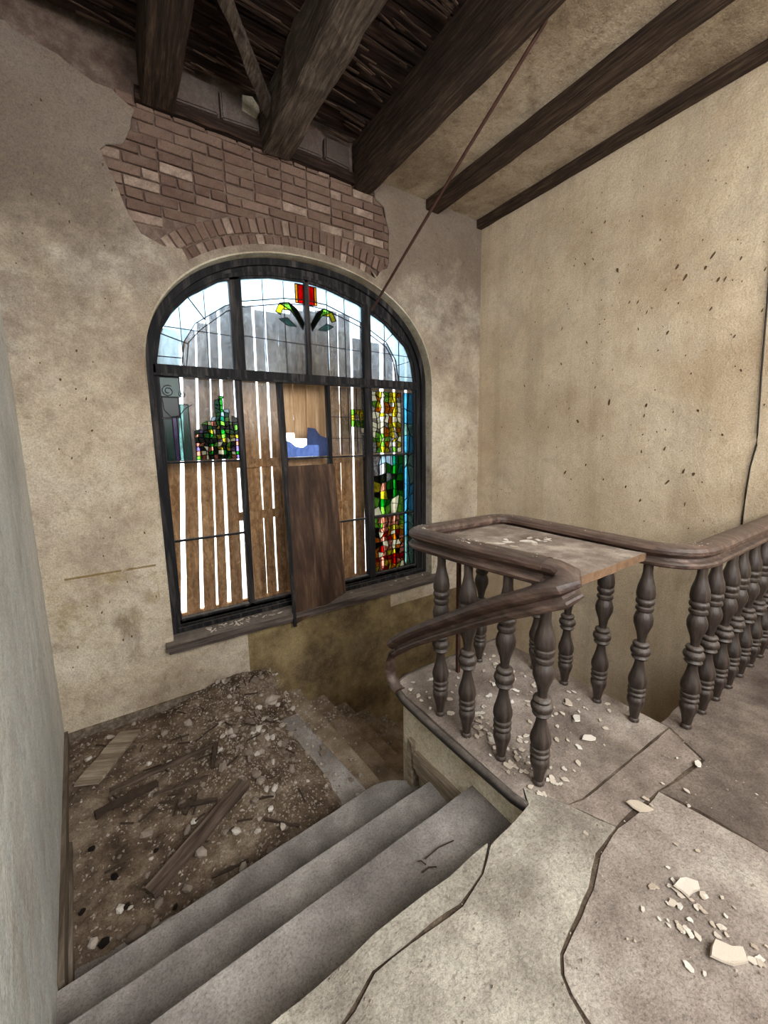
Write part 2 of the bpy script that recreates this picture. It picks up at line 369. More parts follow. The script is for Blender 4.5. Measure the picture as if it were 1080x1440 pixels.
# bricks in the exposed patch
def inside(p, poly):
    x, y = p; r = False; n = len(poly)
    for i in range(n):
        x1, y1 = poly[i]; x2, y2 = poly[(i+1) % n]
        if (y1 > y) != (y2 > y) and x < (x2-x1)*(y-y1)/(y2-y1)+x1: r = not r
    return r
patch = notch + [(2.2, 1.62)] + archback + left_edge + [(.29, 2.46), (2.3, 2.46)]
def grow(p, c=(1.3, 1.95), k=1.06): return (c[0]+(p[0]-c[0])*k, c[1]+(p[1]-c[1])*k)
patchg = [grow(p) for p in patch]
bricks = []
def brick_mesh(w, h, seed):
    r = random.Random(seed); b = MB(); d = .05
    b.box((-w/2, 0, -h/2), (w/2, d, h/2))
    me = bpy.data.meshes.new('brick'); vs = [(x+r.uniform(-.005, .005), y+r.uniform(-.006, .003), z+r.uniform(-.004, .004)) for x, y, z in b.v]
    me.from_pydata(vs, [], b.f); bm = bmesh.new(); bm.from_mesh(me); bmesh.ops.recalc_face_normals(bm, faces=bm.faces)
    bmesh.ops.bevel(bm, geom=bm.edges[:], offset=.005, segments=1, affect='EDGES'); bm.to_mesh(me); bm.free()
    me.materials.append(M['brick']); return me
STR = [brick_mesh(.222, .064, i) for i in range(5)]; HDR = [brick_mesh(.105, .064, 20+i) for i in range(4)]
SOL = [brick_mesh(.058, .118, 40+i) for i in range(5)]
def archlevel(x, z):
    u = abs((x-1.61))/1.42; w = max(0, (z-.55))/1.09
    return (u**2.15+w**2.15)**(1/2.15)
def put_brick(me, x, z, rot=0):
    o = link('brick', me, wf, (x, YW+.018+rnd.uniform(-.006, .006), z)); o.rotation_euler = (rnd.uniform(-.03, .03), rot, rnd.uniform(-.03, .03))
row = 0; z = 1.40
while z < 2.43:
    x = -.05+(.118 if row % 2 else 0)
    hdr = row % 2
    while x < 2.6:
        w = .105 if (hdr and rnd.random() < .5) else .222
        cx = x+w/2
        if inside((cx, z), patchg) and archlevel(cx, z) > 1.245 and archlevel(cx-w/2, z-.04) > 1.20 and archlevel(cx+w/2, z-.04) > 1.20:
            put_brick(rnd.choice(HDR if w < .2 else STR), cx, z, rnd.uniform(-.012, .012))
        x += w+.012
    z += .077; row += 1
for ring, off in ((0, .075), (1, .205)):
    s = 0; prev = archp(math.radians(20), off)
    for i in range(1, 2200):
        a = math.radians(20+140*i/2200); p = archp(a, off); s += math.hypot(p[0]-prev[0], p[1]-prev[1]); prev = p
        if s > .071:
            s = 0
            if inside(p, patchg):
                q = archp(a+.01, off); th = math.atan2(q[1]-p[1], q[0]-p[0])
                put_brick(rnd.choice(SOL), p[0], p[1], -th)
# scattered tiny dark pits of the front plaster
pit = MB()
def flakeverts(x, z, rx, rz, ang, n=7, rng=rnd):
    o = []
    for k in range(n):
        a = 2*math.pi*k/n; r = rng.uniform(.6, 1.1); u, w = math.cos(a)*rx*r, math.sin(a)*rz*r
        o.append((x+u*math.cos(ang)-w*math.sin(ang), z+u*math.sin(ang)+w*math.cos(ang)))
    return o
for i in range(60):
    x = rnd.uniform(-.5, .15); z = rnd.uniform(-1.9, 2.2)
    if rnd.random() < .35: x = rnd.uniform(3.05, 3.75); z = rnd.uniform(-1.4, 2.2)
    p = flakeverts(x, z, rnd.uniform(.003, .009), rnd.uniform(.004, .014), rnd.uniform(-.4, .4))
    n = len(p); pit.add([(a, YW-.0025, b) for a, b in p]+[(a, YW+.001, b) for a, b in p], [tuple(range(n))]+[(k, (k+1) % n, n+(k+1) % n, n+k) for k in range(n)])
pit.build('plaster_pits', M['chip'], wf, kind='stuff')

# right wall
wr = MB(); wr.box((XR, -2.1, ZB), (XR+.25, YW+.03, 2.52)); wr = wr.build('wall_right', M['plaster_right'], kind='structure', label='tall cream plaster wall pocked with brown gouges on the right')
chips = [[2.01, 1.43], [1.54, 1.3], [1.48, 1.2], [1.35, 1.23], [1.31, 1.3], [1.26, 1.12], [1.22, 1.11], [1.51, 1.02], [1.57, 0.81], [1.74, 1.01], [1.8, 0.89], [2.26, 0.87], [2.53, 1.05], [1.63, 0.68], [2.15, 0.44], [2.31, 0.13], [1.7, 0.15], [1.59, 0.01], [1.69, 0.24], [1.31, 0.17], [2.01, 0.29], [2.2, -0.3], [2.42, -0.39], [1.48, -0.41], [1.37, -0.31], [1.3, -0.33], [1.52, -0.13], [1.7, -0.16], [1.81, -0.48], [1.68, -0.59], [1.34, -0.58], [2.05, -0.02], [2.64, 0.08], [2.96, 0.54], [2.65, 0.51], [1.14, -0.02], [1.38, 0.46], [1.61, 1.15], [2.43, 1.61], [2.32, 1.59], [2.24, 1.6], [1.83, 1.79], [1.68, 1.55], [1.14, 1.22], [1.29, 0.92], [0.99, 0.83], [1.13, 0.69], [2.1, 1.04], [1.82, 1.11], [1.89, 1.13], [1.63, 0.36], [2.41, 0.26], [2.02, -0.43], [2.35, -0.67], [3.3, -0.21], [2.87, 0.81], [1.07, 0.44], [1.48, 0.17], [1.7, -0.01], [2.52, 0.71], [1.0, 1.1], [2.15, 1.88], [2.27, 1.84]]
big = {0, 1, 2, 3, 4, 5, 6, 8, 19, 18, 21, 22, 24, 25, 26, 23, 28, 29, 15, 20}
cm = MB()
for i, (y, z) in enumerate(chips):
    k = .85 if i in big else .5
    p = flakeverts(y, z, .011*k*rnd.uniform(.7, 1.2), .026*k*rnd.uniform(.6, 1.5), rnd.uniform(.1, .6)*(1 if rnd.random() < .75 else -1))
    n = len(p); cm.add([(XR-.003, a, b) for a, b in p]+[(XR+.001, a, b) for a, b in p], [tuple(range(n))]+[(q, (q+1) % n, n+(q+1) % n, n+q) for q in range(n)])
for i in range(150):
    y, z = rnd.uniform(.6, 3.3), rnd.uniform(-1.3, 2.2); k = rnd.uniform(.12, .35)
    p = flakeverts(y, z, .012*k, .024*k, rnd.uniform(-.5, .5))
    n = len(p); cm.add([(XR-.003, a, b) for a, b in p]+[(XR+.001, a, b) for a, b in p], [tuple(range(n))]+[(q, (q+1) % n, n+(q+1) % n, n+q) for q in range(n)])
cm.build('gouges', M['chip'], wr, kind='stuff')

# left wall, slightly askew
wl = MB(); wl.add([(xleft(-3.2), -3.2, ZB), (xleft(3.66), 3.66, ZB), (-.9, 3.66, ZB), (-.9, -3.2, ZB), (xleft(-3.2), -3.2, 3), (xleft(3.66), 3.66, 3), (-.9, 3.66, 3), (-.9, -3.2, 3)],
                    [(0, 1, 5, 4), (1, 2, 6, 5), (2, 3, 7, 6), (3, 0, 4, 7), (4, 5, 6, 7), (0, 3, 2, 1)])
wl.build('wall_left', M['plaster_left'], kind='structure', label='pale grey distempered wall along the left side of the stair')
# back wall with its two window openings
holed('wall_back', [[(-.9, ZB), (XR+.2, ZB), (XR+.2, 2.9), (-.9, 2.9)], [(0, .25), (1.5, .25), (1.5, 2.35), (0, 2.35)], [(2.1, .1), (3.3, .1), (3.3, 1.9), (2.1, 1.9)]], -2.15, -1.9, M['plaster_plain'], kind='structure', label='rear wall with two plain window openings')

# upper floor of cracked screed slabs
fl = empty('floor', (0, 0, 0), 'cracked dusty upper floor of grey screed slabs', None, 'structure')
base = MB(); base.box((-.6, -1.9, ZF-.2), (XR, .83, ZF-.014)); base.box((-.6, .83, ZF-.18), (1.30, .885, ZF-.014)); base.build('floor_bed', M['crack'], fl)
C1 = [(.28, .45), (.30, .65), (.34, .79), (.38, .80), (.47, .835), (.6, .83), (.8, .815), (.93, .84), (1.03, .90)]
C2 = [(1.34, .99), (1.43, .83), (1.5, .66), (1.34, .645), (1.21, .60), (1.1, .575), (.96, .55), (.92, .52), (.9, .48), (.88, .38), (.9, -.5)]
def shrink(P, k):
    A = sum(P[i][0]*P[(i+1) % len(P)][1]-P[(i+1) % len(P)][0]*P[i][1] for i in range(len(P))); sg = 1 if A > 0 else -1; out = []
    for i in range(len(P)):
        a, b, c = Vector(P[i-1]), Vector(P[i]), Vector(P[(i+1) % len(P)])
        t = (c-a); n_ = Vector((-t.y, t.x)).normalized()*sg
        out.append(tuple(b+n_*max(.0015, k*(.8+.9*nz(b.x*5, b.y*5, 9)))))
    return out
def slab(poly, z, th, mat, parent, name='slab', amp=.004, groove=.007, drop=.005, gap=.010):
    P = shrink(ragged(poly, amp, .05), gap)
    bm = bmesh.new(); vs = [bm.verts.new((x, y, z)) for x, y in P]; f = bm.faces.new(vs)
    if f.normal.z < 0: f.normal_flip()
    bm.normal_update()
    if f.normal.z < 0: bmesh.ops.reverse_faces(bm, faces=[f])
    r = bmesh.ops.inset_region(bm, faces=[f], thickness=groove, depth=0, use_even_offset=False)
    bv = [v for v in bm.verts if v.is_boundary]
    for v in bv: v.co.z -= drop
    e = [e for e in bm.edges if e.is_boundary]
    g = bmesh.ops.extrude_edge_only(bm, edges=e)
    for v in g['geom']:
        if isinstance(v, bmesh.types.BMVert): v.co.z -= th
    bmesh.ops.triangulate(bm, faces=[q for q in bm.faces if len(q.verts) > 4])
    bmesh.ops.recalc_face_normals(bm, faces=bm.faces)
    me = bpy.data.meshes.new(name); bm.to_mesh(me); bm.free(); me.materials.append(mat)
    return link(name, me, parent)
E0 = .915
slab([(xleft(.915), E0), (1.03, E0)]+C1[::-1]+[(.28, -.5), (xleft(-.5), -.5)], ZF-.003, .185, M['screed'], fl)
slab(C1+[(1.29, .925)]+C2+[(.28, -.5)], ZF, .185, M['screed'], fl)
slab(C2[2:][::-1]+[(1.82, .64), (1.85, .5), (1.87, .3), (1.9, -.5)], ZF-.004, .06, M['screed_brown'], fl)
slab([(1.43, .83), (1.51, .81), (2.29, .79), (2.18, .60), (1.82, .64), (1.5, .66)], ZF-.006, .06, M['platform'], fl)
slab([(2.29, .835), (XR, .835), (XR, -.5), (1.9, -.5), (1.87, .3), (1.85, .5), (1.82, .64), (2.18, .60), (2.29, .79)], ZF-.007, .06, M['platform_shaded'], fl)
slab([(xleft(-.5), -.5), (XR, -.5), (XR, -1.9), (xleft(-1.9), -1.9)], ZF-.004, .06, M['screed'], fl)
# bay platform under the balustrade
bay = [(1.29, .925), (1.34, .985), (1.43, .83), (1.51, .81), (2.29, .79), (2.29, 1.93), (2.27, 1.96), (1.42, 1.98), (1.34, 1.95), (1.295, 1.88), (1.285, 1.8)]
slab(bay, ZF-.004, .05, M['platform'], fl, amp=.002, gap=.005)
ap = MB(); ap.prism([(1.31, .95), (2.28, .82), (2.28, 1.93), (1.45, 1.95), (1.34, 1.91), (1.31, 1.85)], ZF-.36, ZF-.05)
ap.build('fascia', M['plaster_fascia'], fl, bevel=.004)
ns = MB(); pts = [(1.30, .925), (1.285, 1.0), (1.275, 1.3), (1.27, 1.6), (1.272, 1.8), (1.29, 1.89), (1.335, 1.955), (1.42, 1.985), (1.7, 1.98), (2.27, 1.965)]
ns.sweep([(x, y, ZF-.032) for x, y in pts], [(.022*math.cos(a*math.pi/4), .026*math.sin(a*math.pi/4)) for a in range(8)])
ns.build('nosing', M['nosing'], fl, smooth=50, label='dark rounded timber nosing')
st = MB(); st.bar((1.295, .98, ZF-.33), (1.295, 1.72, ZF-.375), .05, .09, seg=8, jit=.004); st.bar((1.29, 1.0, ZF-.39), (1.29, 1.70, ZF-.435), .03, .04, seg=8, jit=.004)
st.build('stringer', M['oldwood'], fl, label='weathered grey timber stringer')
st = MB(); st.bar((1.30, 1.755, ZF-.60), (1.305, 1.765, ZF-.28), .05, .045, upv=(0, 1, 0), seg=4, jit=.004); st.build('newel_stub', M['oldwood'], fl)
# walls of the well below the upper floor
wi = MB(); wi.box((2.29, .55, ZB), (XR, .80, ZF-.08)); wi.box((1.33, .55, ZB), (2.26, 1.90, ZF-.35)); wi.build('wall_inner', M['plaster_plain'], kind='structure', label='plaster wall of the stairwell beneath the landing edge')
lf = MB(); lf.box((-.9, -.5, ZB-.1), (XR+.1, YW+.1, ZB)); lf.build('floor_lower', M['dirt'], kind='structure', label='dark dirt floor at the bottom of the stairwell')

# stairs
sr = empty('stairs', (0, 0, 0), 'dusty grey stair turning at the rubble landing', None, 'structure')
def step(poly, z, h=.19, mat=None, over=.02):
    """tread with rounded worn nosing"""
    bm = bmesh.new(); vs = [bm.verts.new((x, y, z)) for x, y in poly]; f = bm.faces.new(vs); bm.normal_update()
    if f.normal.z < 0: bmesh.ops.reverse_faces(bm, faces=[f])
    for k, (t, d) in enumerate(((.014, 0), )):
        bmesh.ops.inset_region(bm, faces=[f], thickness=t, depth=0)
    bv = [v for v in bm.verts if v.is_boundary]
    for v in bv: v.co.z -= .010
    e = [e for e in bm.edges if e.is_boundary]; g = bmesh.ops.extrude_edge_only(bm, edges=e)
    for v in g['geom']:
        if isinstance(v, bmesh.types.BMVert): v.co.z -= h
    bmesh.ops.triangulate(bm, faces=[q for q in bm.faces if len(q.verts) > 4]); bmesh.ops.recalc_face_normals(bm, faces=bm.faces)
    me = bpy.data.meshes.new('step'); bm.to_mesh(me); bm.free(); me.materials.append(mat or M['step']); return link('step', me, sr)
def wavy(x0, x1, y0, y1, seed, n=14):
    return [(x0+(x1-x0)*i/n, y0+(y1-y0)*i/n+.006*nz(i*.7, seed)) for i in range(n+1)]
XE = 1.315
step([(xleft(.5), .5), (XE, .5)]+wavy(XE, xleft(1.2), 1.265, 1.21, 1), ZF-.19)
step([(xleft(.8), .8), (XE, .8)]+wavy(XE, xleft(1.5), 1.56, 1.505, 2), ZF-.38)
step([(xleft(1.1), 1.1), (XE, 1.1)]+[(1.32, 1.74), (1.28, 1.80), (1.20, 1.855), (1.10, 1.885), (1.03, 1.885)]+wavy(1.0, xleft(1.8), 1.878, 1.79, 3), ZF-.57)
noses = [((.99, 3.62), (1.14, 1.70)), ((1.25, 3.62), (1.37, 1.70)), ((1.53, 3.62), (1.62, 1.70)), ((1.78, 3.62), (1.88, 1.70)), ((2.05, 3.62), (2.12, 1.70)), ((2.31, 3.62), (2.36, 1.70)), ((2.57, 3.62), (2.60, 1.70)), ((2.83, 3.62), (2.85, 1.70)), ((3.1, 3.62), (3.1, 1.70))]
for i in range(1, len(noses)):
    (a, b), (c, d) = noses[i-1], noses[i]
    y2 = 3.645; step([(a[0]-.12, y2), (b[0]-.12, 1.92), (d[0], 1.92), (c[0], y2)], ZL-.19*i, mat=M['down'])
lb = MB(); lb.prism([(xleft(1.5), 1.5), (1.15, 1.5), (1.135, 1.9), (1.13, 2.06), (1.0, 3.12), (.985, 3.645), (xleft(3.645), 3.645)], ZL-.3, ZL); lb.build('landing', M['step'], sr, bevel=.006)

# skirtings
bb = MB(); bb.bar((xleft(3.6)+.012, 3.64, ZL+.06), (.80, 3.638, ZL+.06), .02, .12, seg=6, jit=.002); bb.build('baseboard_front', M['skirting'], kind='structure', label='low pale skirting at the foot of the window wall')
bb = MB(); bb.bar((xleft(1.82)+.011, 1.82, ZL+.10), (xleft(3.62)+.011, 3.62, ZL+.07), .022, .17, seg=8, jit=.002); bb.bar((xleft(1.82)+.02, 1.82, ZL+.03), (xleft(3.62)+.02, 3.62, ZL+.01), .035, .05, seg=8, jit=.002)
bb.build('baseboard_left', M['skirting'], kind='structure', label='brown timber skirting of the left wall beside the landing')

# ceiling
ce = empty('ceiling', (0, 0, 2.6), 'half stripped timber and plaster ceiling', None, 'structure')
pc = MB(); pc.box((2.24, -2.1, 2.50), (XR+.1, YW+.02, 2.60)); o = pc.build('plaster_field', M['plaster_ceiling'], ce); o.location.z = -2.6
lid = MB(); lid.box((-.9, -2.1, 2.86), (XR+.2, YW+.2, 2.95)); o = lid.build('attic_floor', M['deck'], ce); o.location.z = -2.6
y = YW-.06; k = 0
while y > -1.8:
    w = rnd.uniform(.12, .17); b = MB()
    b.bar((-.75, y-w/2, 2.74+rnd.uniform(-.01, .01)), (2.14, y-w/2+rnd.uniform(-.015, .015), 2.74+rnd.uniform(-.01, .01)), w-.012, .028, seg=7, jit=.005)
    o = b.build('ceiling_board', M['deck'], ce); o.location.z = -2.6
    y -= w+rnd.uniform(.0, .014)
lt = MB()
for i in range(460):
    x = rnd.uniform(-.6, 1.95); y = rnd.uniform(.6, 3.6); L = rnd.uniform(.08, .5)
    if (.28 < x < .62) or (1.1 < x < 1.5): continue
    a = rnd.uniform(-.06, .06); h = 2.715-rnd.uniform(0, .02)
    x2 = min(x+L, 2.0)
    lt.bar((x, y, h), (x2, y+a*L, h-rnd.uniform(0, .04)), rnd.uniform(.006, .02), .006, seg=2, jit=.002)
o = lt.build('splintered_laths', M['lath'], ce, kind='stuff'); o.location.z = -2.6
# masonry infill between the beam ends
for (x0, x1) in ((.56, .86), (.88, 1.17), (1.47, 1.74), (1.76, 2.02)):
    b = MB(); b.box((x0, YW-.01, 2.50), (x1, YW+.06, 2.70))
    b.v = [(p[0]+rnd.uniform(-.01, .01), p[1]+rnd.uniform(-.012, .006), p[2]+rnd.uniform(-.02, .012)) for p in b.v]
    b.build('infill_block', M['greystone'], wf, bevel=.012)
b = MB(); b.bar((.30, YW+.02, 2.435), (2.25, YW+.02, 2.43), .09, .085, seg=16, jit=.006); b.build('wall_plate', M['deck'], wf)

def beam(x, w, z0, h, mat, label, jit=.005, x2=None, y0=-1.9, y1=YW+.04):
    b = MB(); x2 = x if x2 is None else x2
    b.bar((x, y1, z0+h/2), (x2, y0, z0+h/2), w, h, seg=34, jit=jit)
    o = b.build('ceiling_beam', mat, bevel=.008, label=label, cat='beam', loc=(0, 0, 0)); return o
beam(.44, .22, 2.385, .33, M['beam'], 'squared dark ceiling beam nearest the left wall', x2=.46, y1=YW+.0)
beam(1.31, .24, 2.36, .34, M['beam_grey'], 'rough grey log beam with the broken brace meeting its end', .016, x2=1.30, y1=YW-.0)
beam(2.15, .19, 2.345, .38, M['beam'], 'heavy dark beam between the bare boards and the plastered ceiling', .005, x2=2.17, y1=YW-.0)
beam(3.02, .17, 2.40, .13, M['beam'], 'middle brown beam set in the plastered ceiling', .004, x2=3.02, y1=YW-.0)
beam(3.735, .085, 2.412, .12, M['beam'], 'thin brown beam running along the top of the right wall', .003, x2=3.735, y1=YW-.0)
br = MB()
br.bar((1.28, 3.55, 2.53), (.60, 2.62, 2.62), .085, .07, seg=12, jit=.008, taper=.85)
br.build('ceiling_brace', M['beam_grey'], label='thin diagonal timber brace under the bare ceiling boards', cat='brace', bevel=.004)
br = MB(); br.bar((.92, 3.2, 2.66), (.42, 2.45, 2.68), .05, .05, seg=10, jit=.006)
br.build('ceiling_batten', M['deck'], label='dark batten left of the diagonal brace, under the boards', cat='batten')
br = MB(); br.add(*(lambda p: ([(x, YW-.03, z) for x, z in p]+[(x, YW+.01, z) for x, z in p], [tuple(range(len(p)))]+[(i, (i+1) % len(p), len(p)+(i+1) % len(p), len(p)+i) for i in range(len(p))]))([(1.04, 2.60), (1.15, 2.58), (1.19, 2.66), (1.13, 2.73), (1.05, 2.71)]))
br.build('plaster_remnant', M['plaster_plain'], wf)

# ================================================================== WINDOW
wn = empty('window_1', (1.61, 3.8, -1.65), 'tall arched stained glass window with black timber frame', None, 'structure')
def wpart(o): o.location = (-1.61, -3.8, 1.65); return o
gl_pts = [(.29, .63), (.34, .88), (.43, 1.03), (.56, 1.17), (.81, 1.335), (1.02, 1.40), (1.25, 1.45), (1.6, 1.475), (1.8, 1.455), (2.16, 1.37), (2.49, 1.22), (2.77, 1.0), (2.85, .82), (2.88, .62)]
def ztop(x, pts=gl_pts):
    for (a, b), (c, d) in zip(pts, pts[1:]):
        if a <= x <= c: return b+(d-b)*(x-a)/(c-a)
    return pts[0][1] if x < pts[0][0] else pts[-1][1]
sash = [(.29, -1.585), (2.88, -1.585)]+gl_pts[::-1]
def off(poly, k, c=(1.6, .2)): return [(c[0]+(x-c[0])*(1+k), c[1]+(z-c[1])*(1+k)) for x, z in poly]
wpart(holed('frame', [opening(.004, -1.67), sash], 3.80, 3.87, M['frame'], wn))
wpart(holed('frame_moulding', [opening(.004, -1.67), opening(-.065, -1.63)], 3.765, 3.80, M['frame'], wn))
wpart(holed('sash_moulding', [off(sash, .035), off(sash, .012)], 3.785, 3.80, M['frame'], wn))
def wbar(name, x0, z0, x1, z1, w, y=3.835, d=.07, mat=None, bevel=.004):
    b = MB(); b.bar((x0, y, z0), (x1, y, z1), d, w, upv=(1, 0, 0) if abs(z1-z0) > abs(x1-x0) else (0, 0, 1)); return wpart(b.build(name, mat or M['frame'], wn, bevel=bevel))
wbar('mullion', .935, .57, .94, 1.40, .10)
wbar('mullion', .915, .57, .90, -1.60, .05)
wbar('mullion', 1.29, .57, 1.33, -1.60, .05)
wbar('mullion', 1.60, .57, 1.60, 1.50, .045)
wbar('mullion', 1.79, .57, 1.79, -.30, .035)
wbar('mullion', 2.255, .57, 2.255, 1.36, .09, d=.09)
wbar('mullion', 2.25, .57, 2.26, -1.60, .085, d=.09)
wbar('transom', .25, .57, 2.9, .585, .085, d=.10)
wbar('transom_ledge', .25, .53, 2.9, .545, .02, y=3.785, d=.05)
for (x0, x1, z) in ((.27, .9, -.185), (1.3, 2.89, -.195), (.27, .9, -.865), (1.78, 2.89, -.90), (2.28, 2.89, -.90)):
    if (x0, x1) == (2.28, 2.89): continue
    wbar('glazing_bar', x0, z, x1, z-.005, .018, d=.03, bevel=0)
wbar('bottom_rail', .25, -1.60, 2.9, -1.60, .07)
# sill
sb = MB(); sb.bar((.14, 3.70, -1.70), (3.07, 3.70, -1.70), .28, .05, seg=20, jit=.003); sb.bar((.16, 3.605, -1.735), (3.05, 3.605, -1.735), .05, .05, seg=20, jit=.003)
wpart(sb.build('sill', wood('sillwood', srgb(52, 44, 40), srgb(86, 76, 70), srgb(126, 116, 108), 0, 20, .6, .7, .5), wn))
# panes
def pane(poly, mat, name='pane', y=3.835, th=.004, parent=None):
    n = len(poly); b = MB(); b.add([(x, y, z) for x, z in poly]+[(x, y+th, z) for x, z in poly], [tuple(range(n-1, -1, -1)), tuple(range(n, 2*n))]+[(i, (i+1) % n, n+(i+1) % n, n+i) for i in range(n)])
    o = b.build(name, mat, parent or wn)
    if parent is None:
        wpart(o); o['bb'] = [min(p[0] for p in poly), max(p[0] for p in poly), min(p[1] for p in poly), max(p[1] for p in poly)]
    return o
arc1 = [(.47, .62), (.50, .81), (.60, .97), (.85, 1.15), (.99, 1.21), (1.38, 1.30), (1.6, 1.32), (1.81, 1.31), (2.19, 1.20), (2.52, 1.03), (2.64, .85), (2.68, .62)]
def col_poly(x0, x1, lo, hi, n=8):
    X = [x0+(x1-x0)*i/n for i in range(n+1)]
    return [(x, lo(x)) for x in X]+[(x, hi(x)) for x in X[::-1]]
zin = lambda x: ztop(x, arc1) if .47 <= x <= 2.68 else .62
panes = {}
for nm, x0, x1 in (('a', .29, .885), ('b', .985, 1.58), ('c', 1.62, 2.21), ('d', 2.30, 2.88)):
    xa, xb = max(x0, .475), min(x1, 2.675)
    panes[nm] = pane(col_poly(xa, xb, lambda x: .61, lambda x: max(zin(x), .615)), M['g_upper'])
    o = pane(col_poly(x0, x1, lambda x: max(zin(x), .61)+.002, lambda x: max(ztop(x), .63), 14), M['g_opal'])
    o['label'] = 'milky blue border glass'
    ld = MB()
    def lead(p, q, w=.007): ld.bar((p[0], 3.829, p[1]), (q[0], 3.829, q[1]), .012, w, upv=(0, 0, 1) if abs(p[0]-q[0]) > abs(p[1]-q[1]) else (1, 0, 0))
    ar = [p for p in arc1 if x0 <= p[0] <= x1]
    ar = ([(x0, zin(x0))] if x0 > .5 else [])+ar+([(x1, zin(x1))] if x1 < 2.6 else [])
    for s in (0, .045):
        q = [(x+(s if x < 1.6 else -s)*(.8 if z < 1.0 else .15), z-(s if z > .9 else 0)) for x, z in ar]
        for p0, p1 in zip(q, q[1:]): lead(p0, p1)
    for X in [x0+(x1-x0)*t for t in (.33, .66)]: lead((X, .61), (X, ztop(X)-.01), .005)
    lead((x0, .92), (x1, .905), .005)
    if nm == 'a': lead((.33, .86), (.53, .80)); lead((.56, 1.17), (.68, 1.01)); lead((.29, .68), (.475, .68))
    if nm == 'd': lead((2.84, .86), (2.66, .80)); lead((2.6, 1.13), (2.48, 1.02)); lead((2.88, .68), (2.68, .68))
    wpart(ld.build('lead_came', M['lead'], wn))
low = []
for (x0, x1, z0, z1, m) in ((.29, .885, -.175, .52, 'g_clear'), (.94, 1.265, -1.56, .52, 'g_lower'), (2.30, 2.88, -.18, .52, 'g_clear'), (1.81, 2.21, -.18, .52, 'g_clear'),
                            (.29, .885, -.855, -.20, 'g_lower'), (.29, .885, -1.56, -.88, 'g_lower'), (2.30, 2.88, -.885, -.21, 'g_clear'), (2.30, 2.88, -1.56, -.915, 'g_clear'),
                            (1.81, 2.21, -.885, -.21, 'g_lower'), (1.81, 2.21, -1.56, -.915, 'g_lower')):
    low.append(pane([(x0, z0), (x1, z0), (x1, z1), (x0, z1)], M[m]))
# jagged remains of the broken pane
pane([(1.33, -.18), (1.77, -.18), (1.77, .00), (1.69, .03), (1.64, .10), (1.56, .11), (1.545, -.06), (1.50, -.09), (1.43, -.08), (1.37, -.03), (1.33, -.02)], M['g_shard'])['label'] = 'jagged blue remains of a broken pane'

# coloured pieces: jittered cells, each its own piece leaded to its neighbours
leads = MB()
def lead2(p, q, w=.006): leads.bar((p[0], 3.822, p[1]), (q[0], 3.822, q[1]), .012, w, upv=(0, 0, 1) if abs(p[0]-q[0]) > abs(p[1]-q[1]) else (1, 0, 0))
def piece(poly, mat, edge=True):
    cx = sum(p[0] for p in poly)/len(poly); cz = sum(p[1] for p in poly)/len(poly)
    host = min(list(panes.values())+low, key=lambda q: max(0, q['bb'][0]-cx, cx-q['bb'][1])+max(0, q['bb'][2]-cz, cz-q['bb'][3]))
    o = pane(poly, M[mat], 'glass_piece', 3.826, .004, host)
    if edge:
        for i in range(len(poly)): lead2(poly[i], poly[(i+1) % len(poly)])
def mosaic(x0, x1, z0, z1, nx, nzz, pick, seed):
    r = random.Random(seed); G = {}
    for i in range(nx+1):
        for j in range(nzz+1):
            jx = 0 if i in (0, nx) else r.uniform(-.32, .32)*(x1-x0)/nx; jz = 0 if j in (0, nzz) else r.uniform(-.32, .32)*(z1-z0)/nzz
            G[i, j] = (x0+(x1-x0)*i/nx+jx, z0+(z1-z0)*j/nzz+jz)
    for i in range(nx):
        for j in range(nzz):
            p = [G[i, j], G[i+1, j], G[i+1, j+1], G[i, j+1]]
            cx = sum(a for a, _ in p)/4; cz = sum(b for _, b in p)/4
            m = pick(cx, cz, r)
            if m: piece(p, m)
# left pane: grey green border strip with scroll, and the flowering shrub
for (a, b, c, d, m) in ((.295, -.17, .36, .18, 'g_sea'), (.362, -.17, .395, .2, 'g_purple'), (.397, -.17, .425, .2, 'g_sea'), (.427, -.17, .49, .3, 'g_sea'), (.295, .36, .44, .52, 'g_sea'), (.295, .19, .42, .355, 'g_dark')):
    piece([(a, b), (c, b), (c, d), (a, d)], m)
for cx, cz, r0, a0, turns in ((.35, .405, .05, 1, 1.7), (.455, .385, .03, 2, 1.4)):
    P = [(cx+r0*(1-t*.75)*math.cos(a0+turns*6.28*t), cz+r0*(1-t*.75)*math.sin(a0+turns*6.28*t)) for t in [k/18 for k in range(19)]]
    for p, q in zip(P, P[1:]): lead2(p, q, .006)
for p, q in zip([(.30, .36), (.31, .25), (.36, .19), (.42, .21), (.47, .27)], [(.31, .25), (.36, .19), (.42, .21), (.47, .27), (.52, .30)]): lead2(p, q, .006)
def shrub(x, z, r):
    top = .40-abs(x-.74)*3.4 if z > .18 else 1
    if z > .18:
        return r.choice(['g_green', 'g_teal', 'g_teal', 'g_opal']) if z < .46-abs(x-.745)*4.2 else None
    if x < .60 and z > .1: return None
    if x > .70 and z > 0: return r.choice(['g_dark', 'g_green', 'g_lime', 'g_yellow', 'g_dark'])
    return r.choice(['g_yellow', 'g_purple', 'g_dark', 'g_dark', 'g_green', 'g_lime', 'g_pink', 'g_cream'])
mosaic(.52, .885, -.17, .46, 10, 17, shrub, 3)
